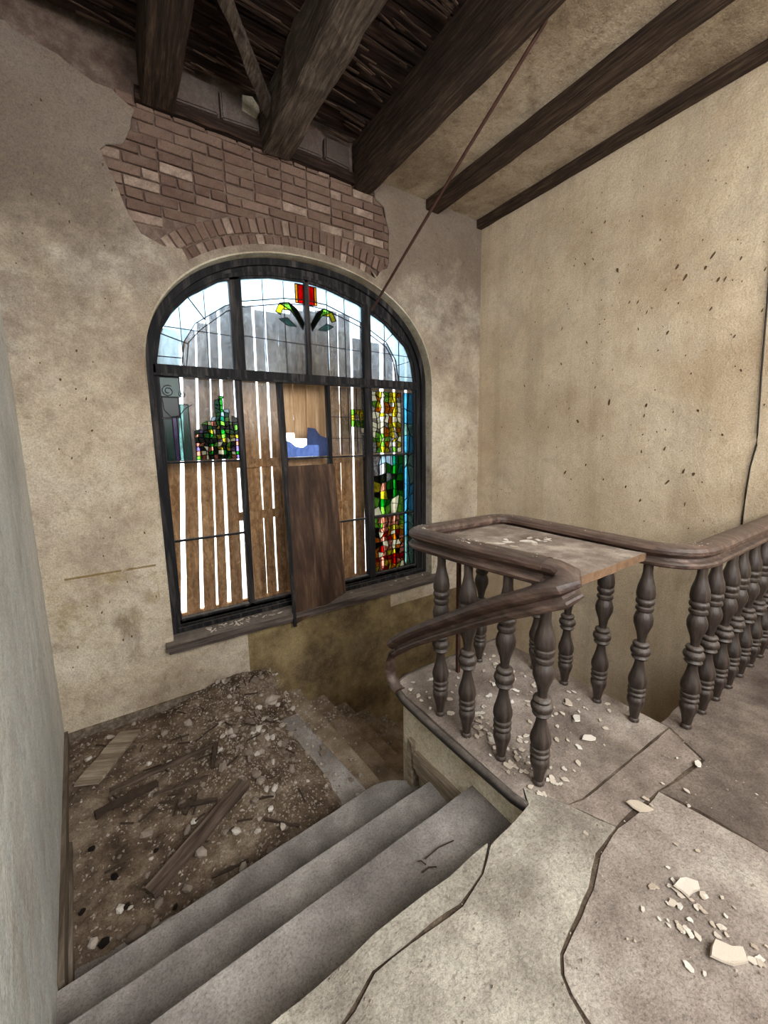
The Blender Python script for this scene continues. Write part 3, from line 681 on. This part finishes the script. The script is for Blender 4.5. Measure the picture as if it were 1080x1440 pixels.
# right column: blossoms above, meadow and figures below, teal side strip
mosaic(2.31, 2.70, -.17, .50, 7, 12, lambda x, z, r: r.choice(['g_yellow', 'g_yellow', 'g_cream', 'g_cream', 'g_amber', 'g_clear', 'g_lime']), 5)
mosaic(2.05, 2.205, .05, .30, 3, 4, lambda x, z, r: r.choice(['g_yellow', 'g_cream', 'g_lime', None, None]), 6)
def meadow(x, z, r):
    if z > -.45: return r.choice(['g_clear', 'g_opal', 'g_clear']) if x < 2.52 else r.choice(['g_green', 'g_green', 'g_teal', 'g_opal'])
    if z > -.72: return r.choice(['g_dark', 'g_yellow', 'g_pink', 'g_dark']) if x < 2.45 else r.choice(['g_green', 'g_green', 'g_dark'])
    return r.choice(['g_lime', 'g_green', 'g_lime', 'g_cream'])
mosaic(2.31, 2.72, -.885, -.21, 5, 7, meadow, 8)
def figures(x, z, r):
    if z > -1.02: return r.choice(['g_pink', 'g_lime', 'g_pink'])
    if z > -1.28: return r.choice(['g_amber', 'g_dark', 'g_red', 'g_cream', 'g_pink', 'g_yellow'])
    return r.choice(['g_red', 'g_amber', 'g_dark', 'g_cream', 'g_pink', 'g_yellow', 'g_amber'])
mosaic(2.31, 2.72, -1.555, -.915, 7, 11, figures, 9)
mosaic(2.73, 2.875, -1.555, .50, 2, 12, lambda x, z, r: r.choice(['g_blue', 'g_sea', 'g_sea']) if x > 2.8 else r.choice(['g_sea', 'g_blue']), 12)
# red jewel and yellow scrolls of the top lights
for (a, c, m) in ((1.49, 1.515, 'g_amber'), (1.517, 1.575, 'g_red'), (1.625, 1.68, 'g_red'), (1.682, 1.705, 'g_amber')):
    piece([(a, 1.28), (c, 1.28), (c, 1.45), (a, 1.45)], m)
for sx in (-1, 1):
    P = [(1.6+sx*.03, 1.10), (1.6+sx*.10, 1.22), (1.6+sx*.18, 1.27), (1.6+sx*.27, 1.25), (1.6+sx*.31, 1.17), (1.6+sx*.26, 1.15), (1.6+sx*.24, 1.20), (1.6+sx*.16, 1.20), (1.6+sx*.10, 1.12), (1.6+sx*.05, 1.04)]
    piece(P[3:8], 'g_yellow'); piece([P[2], P[3], P[7], P[8]], 'g_lime'); piece([P[0], P[1], P[2], P[8], P[9]], 'g_dark')
    piece([(1.6+sx*.11, 1.06), (1.6+sx*.20, 1.13), (1.6+sx*.28, 1.11), (1.6+sx*.2, 1.06)], 'g_sea')
for X in (1.93, 2.02, 2.12): lead2((X, -.17), (X, .52), .005)
for Z in (0, .22): lead2((1.81, Z), (2.2, Z-.01), .005)
for X in (2.42, 2.55): lead2((X, -.2), (X, -.6), .005)
for q in list(panes.values())+low: del q['bb']
for q in wn.children:
    if 'bb' in q: del q['bb']
wpart(leads.build('ornament_leading', M['lead'], wn))

# plank boarding outside
pk = empty('outer_boarding', (1.6, 4.15, -1.9), 'weathered vertical planks nailed up outside the arched window', 'boarding')
gaps = [(.47, .018), (.60, .020), (.72, .010), (.815, .030), (.945, .024), (1.16, .010), (1.27, .024), (1.40, .004), (1.525, .006), (1.66, .004), (1.80, .004), (1.95, .006), (2.06, .010), (2.225, .030), (2.40, .085), (2.62, .045), (2.80, .030), (2.98, .02)]
gaps = [(a, b*.62 if a < 2.3 else b) for a, b in gaps]
xs = [(.18, .0)]+gaps+[(3.1, 0)]
for i in range(len(xs)-1):
    x0 = xs[i][0]+xs[i][1]/2; x1 = xs[i+1][0]-xs[i+1][1]/2; xm = (x0+x1)/2
    zt = {0: .95, 1: 1.0, 2: 1.08, 3: 1.15, 4: 1.22}.get(i, 1.27 if xm < 1.5 else 1.33 if xm < 2.2 else 1.1)+rnd.uniform(-.04, .04)
    zb = -1.72
    tl = max(.012, .085-.085*max(0, xm-.3)/.9)
    y = 4.12+rnd.uniform(-.01, .01); w = (x1-x0)
    if 1.35 < xm < 1.78: # broken boards: upper pieces only, gap, then lower pieces
        b = MB(); b.bar((xm+tl*(-.05-.2), y, {0: .0, 1: -.07, 2: .06}.get(i % 3)), (xm+tl*(zt-.2), y, zt), .02, w, upv=(1, 0, 0), seg=8, jit=.002); o = b.build('plank', M['plank'], pk); o.location = (-1.6, -4.15, 1.9)
        b = MB(); b.bar((xm+tl*(zb-.2), y, zb), (xm+tl*(-.25-.2), y, -.28), .02, w, upv=(1, 0, 0), seg=6, jit=.002); o = b.build('plank', M['plank'], pk); o.location = (-1.6, -4.15, 1.9)
        continue
    b = MB(); b.bar((xm+tl*(zb-.2), y, zb), (xm+tl*(zt-.2), y, zt), .02, w, upv=(1, 0, 0), seg=12, jit=.0025, taper=(.84 if xm < 1.3 else .90 if xm > 1.9 else .94))
    o = b.build('plank', M['plank'], pk); o.location = (-1.6, -4.15, 1.9)
for z in (-.235, -.76):
    b = MB(); b.bar((.9, 4.09, z), (2.15, 4.09, z), .03, .085, seg=6, jit=.003); o = b.build('cross_batten', M['plank'], pk); o.location = (-1.6, -4.15, 1.9)
b = MB(); b.bar((.15, 4.13, -1.70), (3.1, 4.13, -1.70), .04, .12, seg=6, jit=.003); o = b.build('bottom_batten', M['plank'], pk); o.location = (-1.6, -4.15, 1.9)

# brown panel leaning in the window
b = MB(); P = [(1.235, -1.785), (1.52, -1.69), (1.80, -1.60), (1.80, -1.0), (1.80, -.30), (1.785, -.262), (1.30, -.262), (1.27, -.9)]
ypl = lambda z: 3.555+(z+1.8)*.13
n = len(P); b.add([(x, ypl(z), z) for x, z in P]+[(x, ypl(z)+.014, z) for x, z in P], [tuple(range(n)), tuple(range(2*n-1, n-1, -1))]+[(i, (i+1) % n, n+(i+1) % n, n+i) for i in range(n)])
b.build('wooden_panel', M['ply'], label='dark brown board leaning against the middle of the arched window', cat='board')
b = MB(); b.bar((1.222, 3.548, -1.80), (1.275, 3.748, -.27), .03, .028, upv=(1, 0, 0), seg=8, jit=.001); b.build('panel_batten', M['frame'], label='narrow black batten upright at the left edge of the brown board', cat='batten')

# ================================================================== BALUSTRADE
rl = empty('stair_railing', (1.4, .75, ZF), 'dark turned-baluster railing around the landing bay, with sloping handrail', 'railing')
def rp(o, d=(0, 0, 0)): o.location = Vector((-1.4+d[0], -.75+d[1], -ZF+d[2])); return o
R = .046
def _rm(t, K=((0, 0), (.14, .19), (.20, .262), (.30, .36), (.495, .545), (.70, .73), (.80, .82), (1, 1))):
    for (a, b), (c, d) in zip(K, K[1:]):
        if t <= c: return b+(d-b)*(t-a)/(c-a)
prof = [(0, .5), (.035, .5), (.05, .50), (.075, .62), (.11, .88), (.14, .97), (.158, .93), (.165, .72), (.17, .92), (.182, .97), (.192, .88), (.197, .68), (.205, .68), (.21, .88), (.222, .93), (.232, .86), (.238, .7),
        (.26, .88), (.285, 1.0), (.315, .97), (.345, .78), (.38, .56), (.42, .44), (.435, .46), (.44, .78), (.452, .88), (.462, .80), (.468, .74), (.478, .98), (.495, 1.06), (.512, .98), (.52, .74), (.528, .80), (.538, .90), (.548, .80), (.553, .5),
        (.575, .48), (.61, .58), (.65, .76), (.69, .97), (.715, 1.0), (.74, .9), (.752, .66), (.757, .90), (.767, .95), (.777, .88), (.782, .64), (.79, .90), (.80, .95), (.81, .88), (.815, .68), (.835, .92), (.862, .90), (.885, .78), (.92, .60), (.96, .50), (1, .48)]
# prof above runs from foot (0) to neck (1), mirrored so that the long slim neck sits under the rail
def baluster_mesh(h):
    b = MB(); pr = [(0, .55), (.012, .55), (.02, .42)]+[(1-t, r) for t, r in prof[::-1] if 1-t > .03]
    pr = [(z*h, r*R) for z, r in pr]
    # add a long slim neck
    b.lathe(pr, 18)
    me = bpy.data.meshes.new('baluster'); me.from_pydata(b.v, [], b.f)
    bm = bmesh.new(); bm.from_mesh(me); bmesh.ops.recalc_face_normals(bm, faces=bm.faces); bm.to_mesh(me); bm.free()
    me.materials.append(M['baluster']); me.shade_smooth(); me.set_sharp_from_angle(angle=math.radians(50)); return me
prof = [(_rm(t), r) for t, r in prof]
H1 = .90
bm1 = baluster_mesh(H1); bm2 = baluster_mesh(.835)
front = [(1.352, 1.563), (1.36, 1.36), (1.388, 1.155)]
back = [(2.165, 1.54), (2.178, 1.33), (2.18, 1.12), (2.19, .92)]
run = [(2.365+.2*i, .737) for i in range(8)]
for k, (x, y) in enumerate(front+back+run+[(1.93, 1.82)]):
    o = link('baluster', bm1, rl); rp(o, (x, y, ZF-.004)); o.rotation_euler = (rnd.uniform(-.01, .01), rnd.uniform(0, .02), 0); o.scale.z = 1.038 if k < 3 else 1.0
o = link('baluster', bm2, rl); rp(o, (1.42, .965, ZF-.004)); o['label'] = 'dusty grey baluster carrying the bend of the sloping rail'
b = MB(); b.bar((1.72, 1.81, ZF-.01), (1.72, 1.81, ZF+.9), .022, .022, upv=(1, 0, 0)); rp(b.build('iron_rod', M['iron'], rl))
# level handrail
def fillet(P, r, n=6):
    out = [Vector(P[0])]
    for i in range(1, len(P)-1):
        p, a, c = Vector(P[i]), Vector(P[i-1]), Vector(P[i+1]); u = (a-p).normalized(); w = (c-p).normalized(); rr = r[i-1] if isinstance(r, list) else r
        s0, s1 = p+u*rr, p+w*rr
        for k in range(n+1):
            t = k/n; out.append(s0.lerp(p, t).lerp(p.lerp(s1, t), t))
    out.append(Vector(P[-1])); return out
zr = -.61
railprof = [(-.052, -.05), (.052, -.05), (.060, -.042), (.062, -.030), (.054, -.022), (.034, -.018), (.030, -.004), (.044, .004), (.060, .020), (.060, .036), (.050, .050), (.030, .058), (0, .061), (-.030, .058), (-.050, .050), (-.060, .036), (-.060, .020), (-.044, .004), (-.030, -.004), (-.034, -.018), (-.054, -.022), (-.062, -.030), (-.060, -.042)]
path = fillet([(XR-.01, .74, zr), (2.20, .74, zr), (2.185, 1.86, zr+.008), (1.355, 1.81, zr+.032), (1.385, 1.4, zr+.034), (1.45, .99, zr+.034)], [.22, .16, .10, .05])
b = MB(); b.sweep(path, railprof); rp(b.build('handrail', M['rail'], rl, smooth=32))
# bend and sloping rail, ending in a scroll fixed to the platform edge
gp = [(1.445, 1.02, -.577), (1.458, .95, -.579), (1.452, .90, -.586), (1.42, .872, -.600), (1.385, .885, -.622), (1.362, .93, -.648), (1.348, 1.0, -.690), (1.338, 1.10, -.745), (1.33, 1.25, -.835), (1.32, 1.42, -.945), (1.31, 1.56, -1.035), (1.30, 1.70, -1.128), (1.292, 1.82, -1.215), (1.288, 1.90, -1.285)]
gp = [Vector(p) for p in gp]
b = MB(); gprof = [(a*.92, c*.98) for a, c in railprof]
b.sweep(gp, gprof); rp(b.build('sloping_handrail', M['rail'], rl, smooth=32, label='sloping swept handrail down the stair'))
sc = [(1.288, 1.875, -1.285), (1.285, 1.925, -1.33), (1.28, 1.955, -1.39), (1.28, 1.965, -1.45), (1.28, 1.95, -1.51), (1.283, 1.91, -1.55), (1.29, 1.87, -1.56)]
b = MB(); b.sweep(sc, [(.038*math.cos(a), .020*math.sin(a)) for a in [k*math.pi/5 for k in range(10)]], [(1, 0, 0)]*len(sc)); rp(b.build('rail_scroll', M['rail'], rl, smooth=60))

sp = MB()
for i in range(160):
    t = rnd.random(); j = rnd.randrange(len(path)-1); p = path[j].lerp(path[j+1], t); d = (path[j+1]-path[j]).normalized(); sd = d.cross(Vector((0, 0, 1)))
    p = p+sd*rnd.uniform(-.03, .03)+Vector((0, 0, .0585)); r = rnd.uniform(.0015, .004)
    q = flakeverts(p.x, p.y, r, r, 0, 5); sp.add([(a, b_, p.z-.002) for a, b_ in q]+[(a, b_, p.z+.002) for a, b_ in q], [tuple(range(5)), tuple(range(9, 4, -1))]+[(k, (k+1) % 5, 5+(k+1) % 5, 5+k) for k in range(5)])
rp(sp.build('lime_specks', M['flake'], rl, kind='stuff'))

# slab lying inside the rail
tp = ragged([(1.575, .905), (2.155, .915), (2.135, 1.0), (2.12, 1.82), (1.46, 1.82), (1.455, 1.5), (1.565, 1.0)], .010, .06)
bm = bmesh.new(); vs = [bm.verts.new((x, y, -.60)) for x, y in tp]; f = bm.faces.new(vs); bm.normal_update()
if f.normal.z < 0: bmesh.ops.reverse_faces(bm, faces=[f])
g = bmesh.ops.extrude_face_region(bm, geom=[f])
for v in g['geom']:
    if isinstance(v, bmesh.types.BMVert): v.co.z -= .04
bmesh.ops.recalc_face_normals(bm, faces=bm.faces)
me = bpy.data.meshes.new('table_slab'); bm.to_mesh(me); bm.free(); me.materials.append(M['slabtop']); me.materials.append(M['cut_edge'])
for p in me.polygons:
    if abs(p.normal.z) < .5 and p.center.y < .95: p.material_index = 1
tag(link('table_slab', me), 'dusty slab laid level inside the railing top with a raw broken front edge', 'slab')

# ================================================================== ROD AND CABLE
b = MB(); b.tube([(2.215, 3.63, 1.27), (2.24, 3.15, 1.57), (2.27, 2.4, 2.02), (2.295, 1.83, 2.35), (2.30, 1.74, 2.40), (2.30, 1.70, 2.49)], .012, 8)
b.build('metal_rod', M['iron'], smooth=60, label='thin rusty tie rod slanting from window arch up to the ceiling', cat='rod')
b = MB(); b.tube([(XR-.008, .975, 2.40), (XR-.008, .985, 1.6), (XR-.012, .965, .83), (XR-.01, .953, .40), (XR-.012, .936, -.016), (XR-.008, .935, -.10), (XR-.012, .955, -.25), (XR-.01, .962, -.42), (XR-.008, .965, -.62), (XR-.008, .96, -1.3)], .0055, 6)
b.build('wall_cable', M['cable'], smooth=60, label='thin black cable hanging down the cream right wall', cat='cable')

# ================================================================== RUBBLE
def ground(x, y):
    """height of the dirt over the landing and the top of the lower flight"""
    m = .035+.03*nz(x*3, y*3)+.02*nz(x*9, y*9)+.010*nz(x*25, y*25)
    m += .10*math.exp(-((x-.55)**2/.20+(y-2.95)**2/.35))           # heap in the middle
    m += .14*math.exp(-((x-.75)**2/.25+(y-3.55)**2/.05))           # heap at the wall
    m += .08*math.exp(-((x+.4)**2/.05+(y-3.2)**2/.2))
    # bare strip near the first tread of the lower flight
    e = 1.13-.13*(y-2.06)/1.06
    t = min(1, max(0, (e-.13-x)/.25)); u = min(1, max(0, (y-1.95)/.25)); u2 = min(1, max(0, (y-3.0)/.3))
    return ZL+m*max(t, u2*.9)*1.0*u-.004
gx, gy = 90, 90; vs = []; fs = []
for j in range(gy+1):
    y = 1.84+(3.648-1.84)*j/gy
    for i in range(gx+1):
        xa = xleft(y)+.004; xb = min(1.14-.13*(y-2.06)/1.06, 1.15)-.012
        x = xa+(xb-xa)*i/gx; vs.append((x, y, ground(x, y)))
for j in range(gy):
    for i in range(gx): a = j*(gx+1)+i; fs.append((a, a+1, a+gx+2, a+gx+1))
me = bpy.data.meshes.new('rubble_dirt'); me.from_pydata(vs, [], fs); me.materials.append(M['dirt']); me.shade_smooth()
tag(link('rubble_dirt', me), 'brown dirt and dust heaped over the lower landing', 'dirt', None, 'stuff')

def rock_mesh(name, mat, seed, flat=.6, sub=1):
    r = random.Random(seed); bm = bmesh.new(); bmesh.ops.create_icosphere(bm, subdivisions=sub, radius=1)
    for v in bm.verts: v.co = Vector((v.co.x*r.uniform(.7, 1.15), v.co.y*r.uniform(.6, 1.1), v.co.z*flat*r.uniform(.7, 1.1)))
    me = bpy.data.meshes.new(name); bm.to_mesh(me); bm.free(); me.materials.append(mat); return me
def flake_mesh(name, mat, seed):
    r = random.Random(seed); n = 8; P = []
    for k in range(n):
        a = 2*math.pi*k/n+r.uniform(-.2, .2); q = r.uniform(.6, 1.15); P.append((q*math.cos(a), .7*q*math.sin(a)))
    vs = [(x, y, .0) for x, y in P]+[(x*.93, y*.93, .16+r.uniform(-.05, .05)) for x, y in P]
    me = bpy.data.meshes.new(name); me.from_pydata(vs, [], [tuple(range(n-1, -1, -1)), tuple(range(n, 2*n))]+[(i, (i+1) % n, n+(i+1) % n, n+i) for i in range(n)])
    me.materials.append(mat); return me
ROCKS = [rock_mesh('plaster_fragment', M['fragment'], i, .55) for i in range(7)]
FLAKES = [flake_mesh('plaster_flake', M['flake'], i) for i in range(7)]
CLODS = [rock_mesh('clod', M['clod'], 50+i, .7, 2) for i in range(3)]
def land_top(x, y):
    for i in range(len(noses)-1, -1, -1):
        (a, b) = noses[i]; xn = a[0]+(b[0]-a[0])*(3.62-y)/1.92
        if x > xn-.005: return ZL-.19*(i+1)
    return max(ground(x, y), ZL)
cnt = 0
while cnt < 298:
    y = rnd.uniform(1.98, 3.6); x = rnd.uniform(xleft(y)+.05, 1.1)
    dens = .10+1.2*math.exp(-((x-.62)**2/.09+(y-2.75)**2/.40))+.9*math.exp(-((x-.8)**2/.06+(y-3.45)**2/.05))+.25*math.exp(-((x+.2)**2/.08+(y-2.1)**2/.1))
    if rnd.random() > dens: continue
    s = rnd.choice([.010, .013, .016, .020, .026, .034])*rnd.uniform(.8, 1.3)
    o = link('plaster_fragment', rnd.choice(ROCKS), None, (x, y, land_top(x, y)+s*.25)); o.scale = (s, s*rnd.uniform(.7, 1.1), s)
    o.rotation_euler = (rnd.uniform(-.4, .4), rnd.uniform(-.4, .4), rnd.uniform(0, 6))
    zone = 'on the heap by the window wall' if y > 3.2 else 'in the rubble near the left wall' if x < .1 else 'in the rubble beside the lowest tread' if y < 2.35 else 'in the middle heap of landing rubble'
    tag(o, ('small' if s < .014 else 'larger')+' pale plaster fragment lying '+zone, 'fragment', 'plaster fragments '+zone); cnt += 1
gr = MB()
def tiny(x, y, z, s):
    p = [(rnd.uniform(-1, 1)*s, rnd.uniform(-1, 1)*s) for _ in range(3)]
    a = rnd.uniform(0, 2); q = [(x+s*math.cos(a+k*2.09)*rnd.uniform(.6, 1.2), y+s*math.sin(a+k*2.09)*rnd.uniform(.6, 1.2), z) for k in range(3)]
    gr.add(q+[(x+rnd.uniform(-.3, .3)*s, y+rnd.uniform(-.3, .3)*s, z+s*rnd.uniform(.5, 1.1))], [(0, 2, 1), (0, 1, 3), (1, 2, 3), (2, 0, 3)])
for i in range(10000):
    y = rnd.uniform(1.95, 3.62); x = rnd.uniform(xleft(y)+.03, 1.1)
    if rnd.random() > .25+.9*math.exp(-((x-.6)**2/.14+(y-2.9)**2/.6)): continue
    tiny(x, y, land_top(x, y)-.002, rnd.uniform(.004, .014))
gr.build('rubble_grit', M['fragment'], kind='stuff', label='fine pale grit scattered through the landing rubble', cat='grit')
gr = MB()
for i in range(1500):
    x = rnd.uniform(.95, 2.4); y = rnd.uniform(2.1, 3.62)
    if rnd.random() > .25+.75*max(0, (y-2.7)/.9): continue
    tiny(x, y, land_top(x, y)-.002, rnd.uniform(.006, .022))
gr.build('stair_grit', M['fragment'], kind='stuff', label='brown grit and clods on the treads of the descending flight', cat='grit')
gr = MB()
for i in range(1500):
    x = rnd.uniform(-.3, 2.25); y = rnd.uniform(-.2, 1.9)
    if x < xleft(y)+.02: continue
    if x < 1.29 and y > .9: 
        z = ZF-.19 if y < 1.2 else ZF-.38 if y < 1.49 else ZF-.57
        if y > 1.75: continue
        if rnd.random() > .15+.5*math.exp(-((x-.45)**2/.15)): continue
    else: z = ZF-.001
    if x > 1.29 and y < .9 and rnd.random() < .3: continue
    tiny(x, y, z-.001, rnd.uniform(.002, .006))
gr.build('floor_grit', M['fragment'], kind='stuff', label='fine plaster crumbs scattered over treads, platform and upper floor', cat='grit')

# dark clods at the left of the landing
for (x, y, s) in ((-.25, 2.30, .045), (-.20, 2.12, .035), (-.29, 2.02, .05), (-.06, 2.35, .03), (-.36, 2.55, .04), (-.38, 2.2, .035), (.0, 2.0, .03)):
    s *= .5
    o = link('dirt_clod', rnd.choice(CLODS), None, (x, y, ground(x, y)+s*.3)); o.scale = (s, s*.8, s); o.rotation_euler = (0, 0, rnd.uniform(0, 6))
    tag(o, 'black clod of dirt on the landing near the left wall', 'clod', 'black clods near the left wall')
for nm, (x, y, s, lab) in {'a': (-.165, 1.97, .045, 'largest pale stone at the front left of the landing rubble'), 'b': (-.02, 1.93, .035, 'grey stone beside the lowest tread, right of the largest pale stone'), 'c': (.86, 3.20, .065, 'rounded pale lump on top of the heap below the window corner')}.items():
    o = link('stone', rock_mesh('stone', M['fragment'], ord(nm), .6, 2), None, (x, y, max(ground(x, y), ZL)+s*.3)); o.scale = (s, s*.8, s); tag(o, lab, 'stone')
def dwood(name, p0, p1, w, h, label, cat, mat='debris_wood', seg=8, jit=.004, lift=.0, taper=1):
    z0 = ground(*p0)+h/2+lift; z1 = ground(*p1)+h/2+lift
    b = MB(); L = math.hypot(p1[0]-p0[0], p1[1]-p0[1])
    b.bar((0, 0, 0), (L, 0, 0), w, h, seg=seg, jit=jit, taper=taper)
    o = b.build(name, M[mat], label=label, cat=cat, loc=(p0[0], p0[1], z0+.012))
    o.rotation_euler = (0, -math.atan2(z1-z0, L), math.atan2(p1[1]-p0[1], p1[0]-p0[0])); return o
dwood('plank', (-.10, 2.10), (.45, 2.42), .075, .035, 'thick dark broken plank lying across the middle of the landing', 'plank', lift=.01)
dwood('plank', (-.40, 2.98), (-.16, 3.42), .15, .02, 'wide splintered grey board in the far left corner of the landing', 'board', mat='oldwood', lift=.02)
dwood('stick', (-.28, 2.88), (.34, 2.88), .03, .02, 'long thin dark stick lying behind the bare dirt patch', 'stick', lift=.01)
dwood('stick', (-.35, 2.75), (-.02, 2.83), .045, .03, 'short black stump of lath left of the bare dirt patch', 'stick', mat='twig')
dwood('stick', (.30, 2.68), (.36, 2.88), .025, .02, 'short dark stick standing across the end of the long stick', 'stick', mat='twig', lift=.01)
dwood('stick', (.08, 2.50), (.28, 2.42), .022, .018, 'charred twisted twig above the thick broken plank', 'stick', mat='twig', lift=.01)
dwood('stick', (.10, 2.44), (.17, 2.52), .02, .018, 'tiny charred stub touching the twisted twig', 'stick', mat='twig', lift=.01)
dwood('stick', (.18, 2.03), (.36, 2.01), .014, .012, 'thin straight twig beside the nosing of the lowest tread', 'stick', mat='twig')
dwood('stick', (.50, 2.17), (.66, 2.03), .012, .012, 'thin twig between the pale fragments and the lowest tread', 'stick', mat='twig')
dwood('stick', (-.05, 2.72), (.26, 2.64), .02, .014, 'thin stick edging the bare dirt patch', 'stick', lift=.002)
for (p, q, lab) in (((.88, 1.11), (1.03, 1.10), 'thin twig lying on the top tread'), ((.84, 1.075), (.90, 1.06), 'hooked black twig beside the thin one on the top tread'), ((.85, 1.12), (.87, 1.09), 'tiniest twig stub on the top tread')):
    b = MB(); b.tube([(p[0], p[1], ZF-.183), ((p[0]+q[0])/2, (p[1]+q[1])/2+.006, ZF-.178), (q[0], q[1], ZF-.183)], .0026, 5); b.build('twig', M['twig'], label=lab, cat='twig')
for i in range(45):
    y = rnd.uniform(2.05, 3.5); x = rnd.uniform(xleft(y)+.1, .95); L = rnd.uniform(.04, .13); a = rnd.uniform(0, 3.1)
    p = (x, y); q = (min(x+L*math.cos(a), 1.0), min(y+L*math.sin(a), 3.58))
    o = dwood('splinter', p, q, .008, .007, 'small dark wood splinter in the landing rubble', 'splinter', mat='twig', seg=2, jit=.001); o['group'] = 'splinters in the landing rubble'

# plaster flakes on the platform and upper floor
big_f = [((1.66, .65), .055, 'flat pale plaster flake by the floor joint in front of the railing bay', 0),
         ((1.47, .41), .058, 'white curled plaster flake at the upper end of the shattered group', 1),
         ((1.36, .27), .062, 'largest elongated plaster flake on the right of the upper floor', 2),
         ((2.02, 1.20), .05, 'upright-leaning white flake against the third back baluster', 3),
         ((1.94, 1.10), .048, 'oval white flake on the platform before the back balusters', 4),
         ((1.85, .98), .045, 'pale flake at the centre of the platform', 5),
         ((2.12, .60), .030, 'small flake on the floor before the first corner baluster', 6)]
for (x, y), s, lab, k in big_f:
    o = link('plaster_flake', FLAKES[k % 7], None, (x, y, ZF+.002)); o.scale = (s, s*.75, s*(.9 if k in (1, 2) else .5)); o.rotation_euler = (.18 if k in (1, 2, 3) else .05, .12, rnd.uniform(-1, 1)); tag(o, lab, 'flake')
cnt = 0
while cnt < 190:
    x = rnd.uniform(1.33, 2.2); y = rnd.uniform(.9, 1.9)
    if rnd.random() > .15+math.exp(-((x-1.46)**2/.008+(y-1.15)**2/.10)) + .3*math.exp(-((x-1.9)**2/.02+(y-1.7)**2/.03)): continue
    if any(math.hypot(x-a, y-b_) < .045 for a, b_ in front+back+[(1.42, .965), (1.93, 1.82), (1.72, 1.81)]): continue
    s = rnd.uniform(.008, .024); o = link('plaster_flake', rnd.choice(FLAKES), None, (x, y, ZF-.003)); o.scale = (s, s, s*.8); o.rotation_euler = (rnd.uniform(-.15, .15), rnd.uniform(-.15, .15), rnd.uniform(0, 6))
    tag(o, 'small pale plaster flake scattered between the balusters on the platform', 'flake', 'flakes on the railing platform'); cnt += 1
for i in range(70):
    if i < 40: x, y = rnd.gauss(1.37, .07), rnd.gauss(.36, .07)
    elif i < 55: x, y = rnd.gauss(1.43, .06), rnd.gauss(.18, .05)
    else: x, y = rnd.uniform(1.3, 2.2), rnd.uniform(.3, .75)
    s = rnd.uniform(.005, .017); o = link('plaster_flake', rnd.choice(FLAKES), None, (x, y, ZF-.003)); o.scale = (s, s, s*.9); o.rotation_euler = (rnd.uniform(-.2, .2), rnd.uniform(-.2, .2), rnd.uniform(0, 6))
    tag(o, 'crumb of broken plaster on the right part of the upper floor', 'flake', 'plaster crumbs on the upper floor')
for i in range(26):
    x = rnd.uniform(1.65, 2.08); y = rnd.gauss(1.42, .05)-(x-1.85)*.25; s = rnd.uniform(.015, .045)
    o = link('plaster_flake', rnd.choice(FLAKES), None, (x, y, -.601)); o.scale = (s, s*.7, s*.25); o.rotation_euler = (0, 0, rnd.uniform(0, 6))
    tag(o, 'thin pale flake lying on the dusty slab inside the railing', 'flake', 'flakes on the slab')
for i in range(60):
    x = rnd.uniform(.45, 1.15) if i < 52 else rnd.uniform(1.9, 2.9); y = rnd.uniform(3.62, 3.74); s = rnd.uniform(.010, .030)
    o = link('paint_flake', rnd.choice(FLAKES), None, (x, y, -1.672)); o.scale = (s, s*.6, s*.5); o.rotation_euler = (rnd.uniform(-.3, .3), 0, rnd.uniform(0, 6))
    tag(o, 'curled pale paint flake on the window sill', 'flake', 'paint flakes on the window sill')
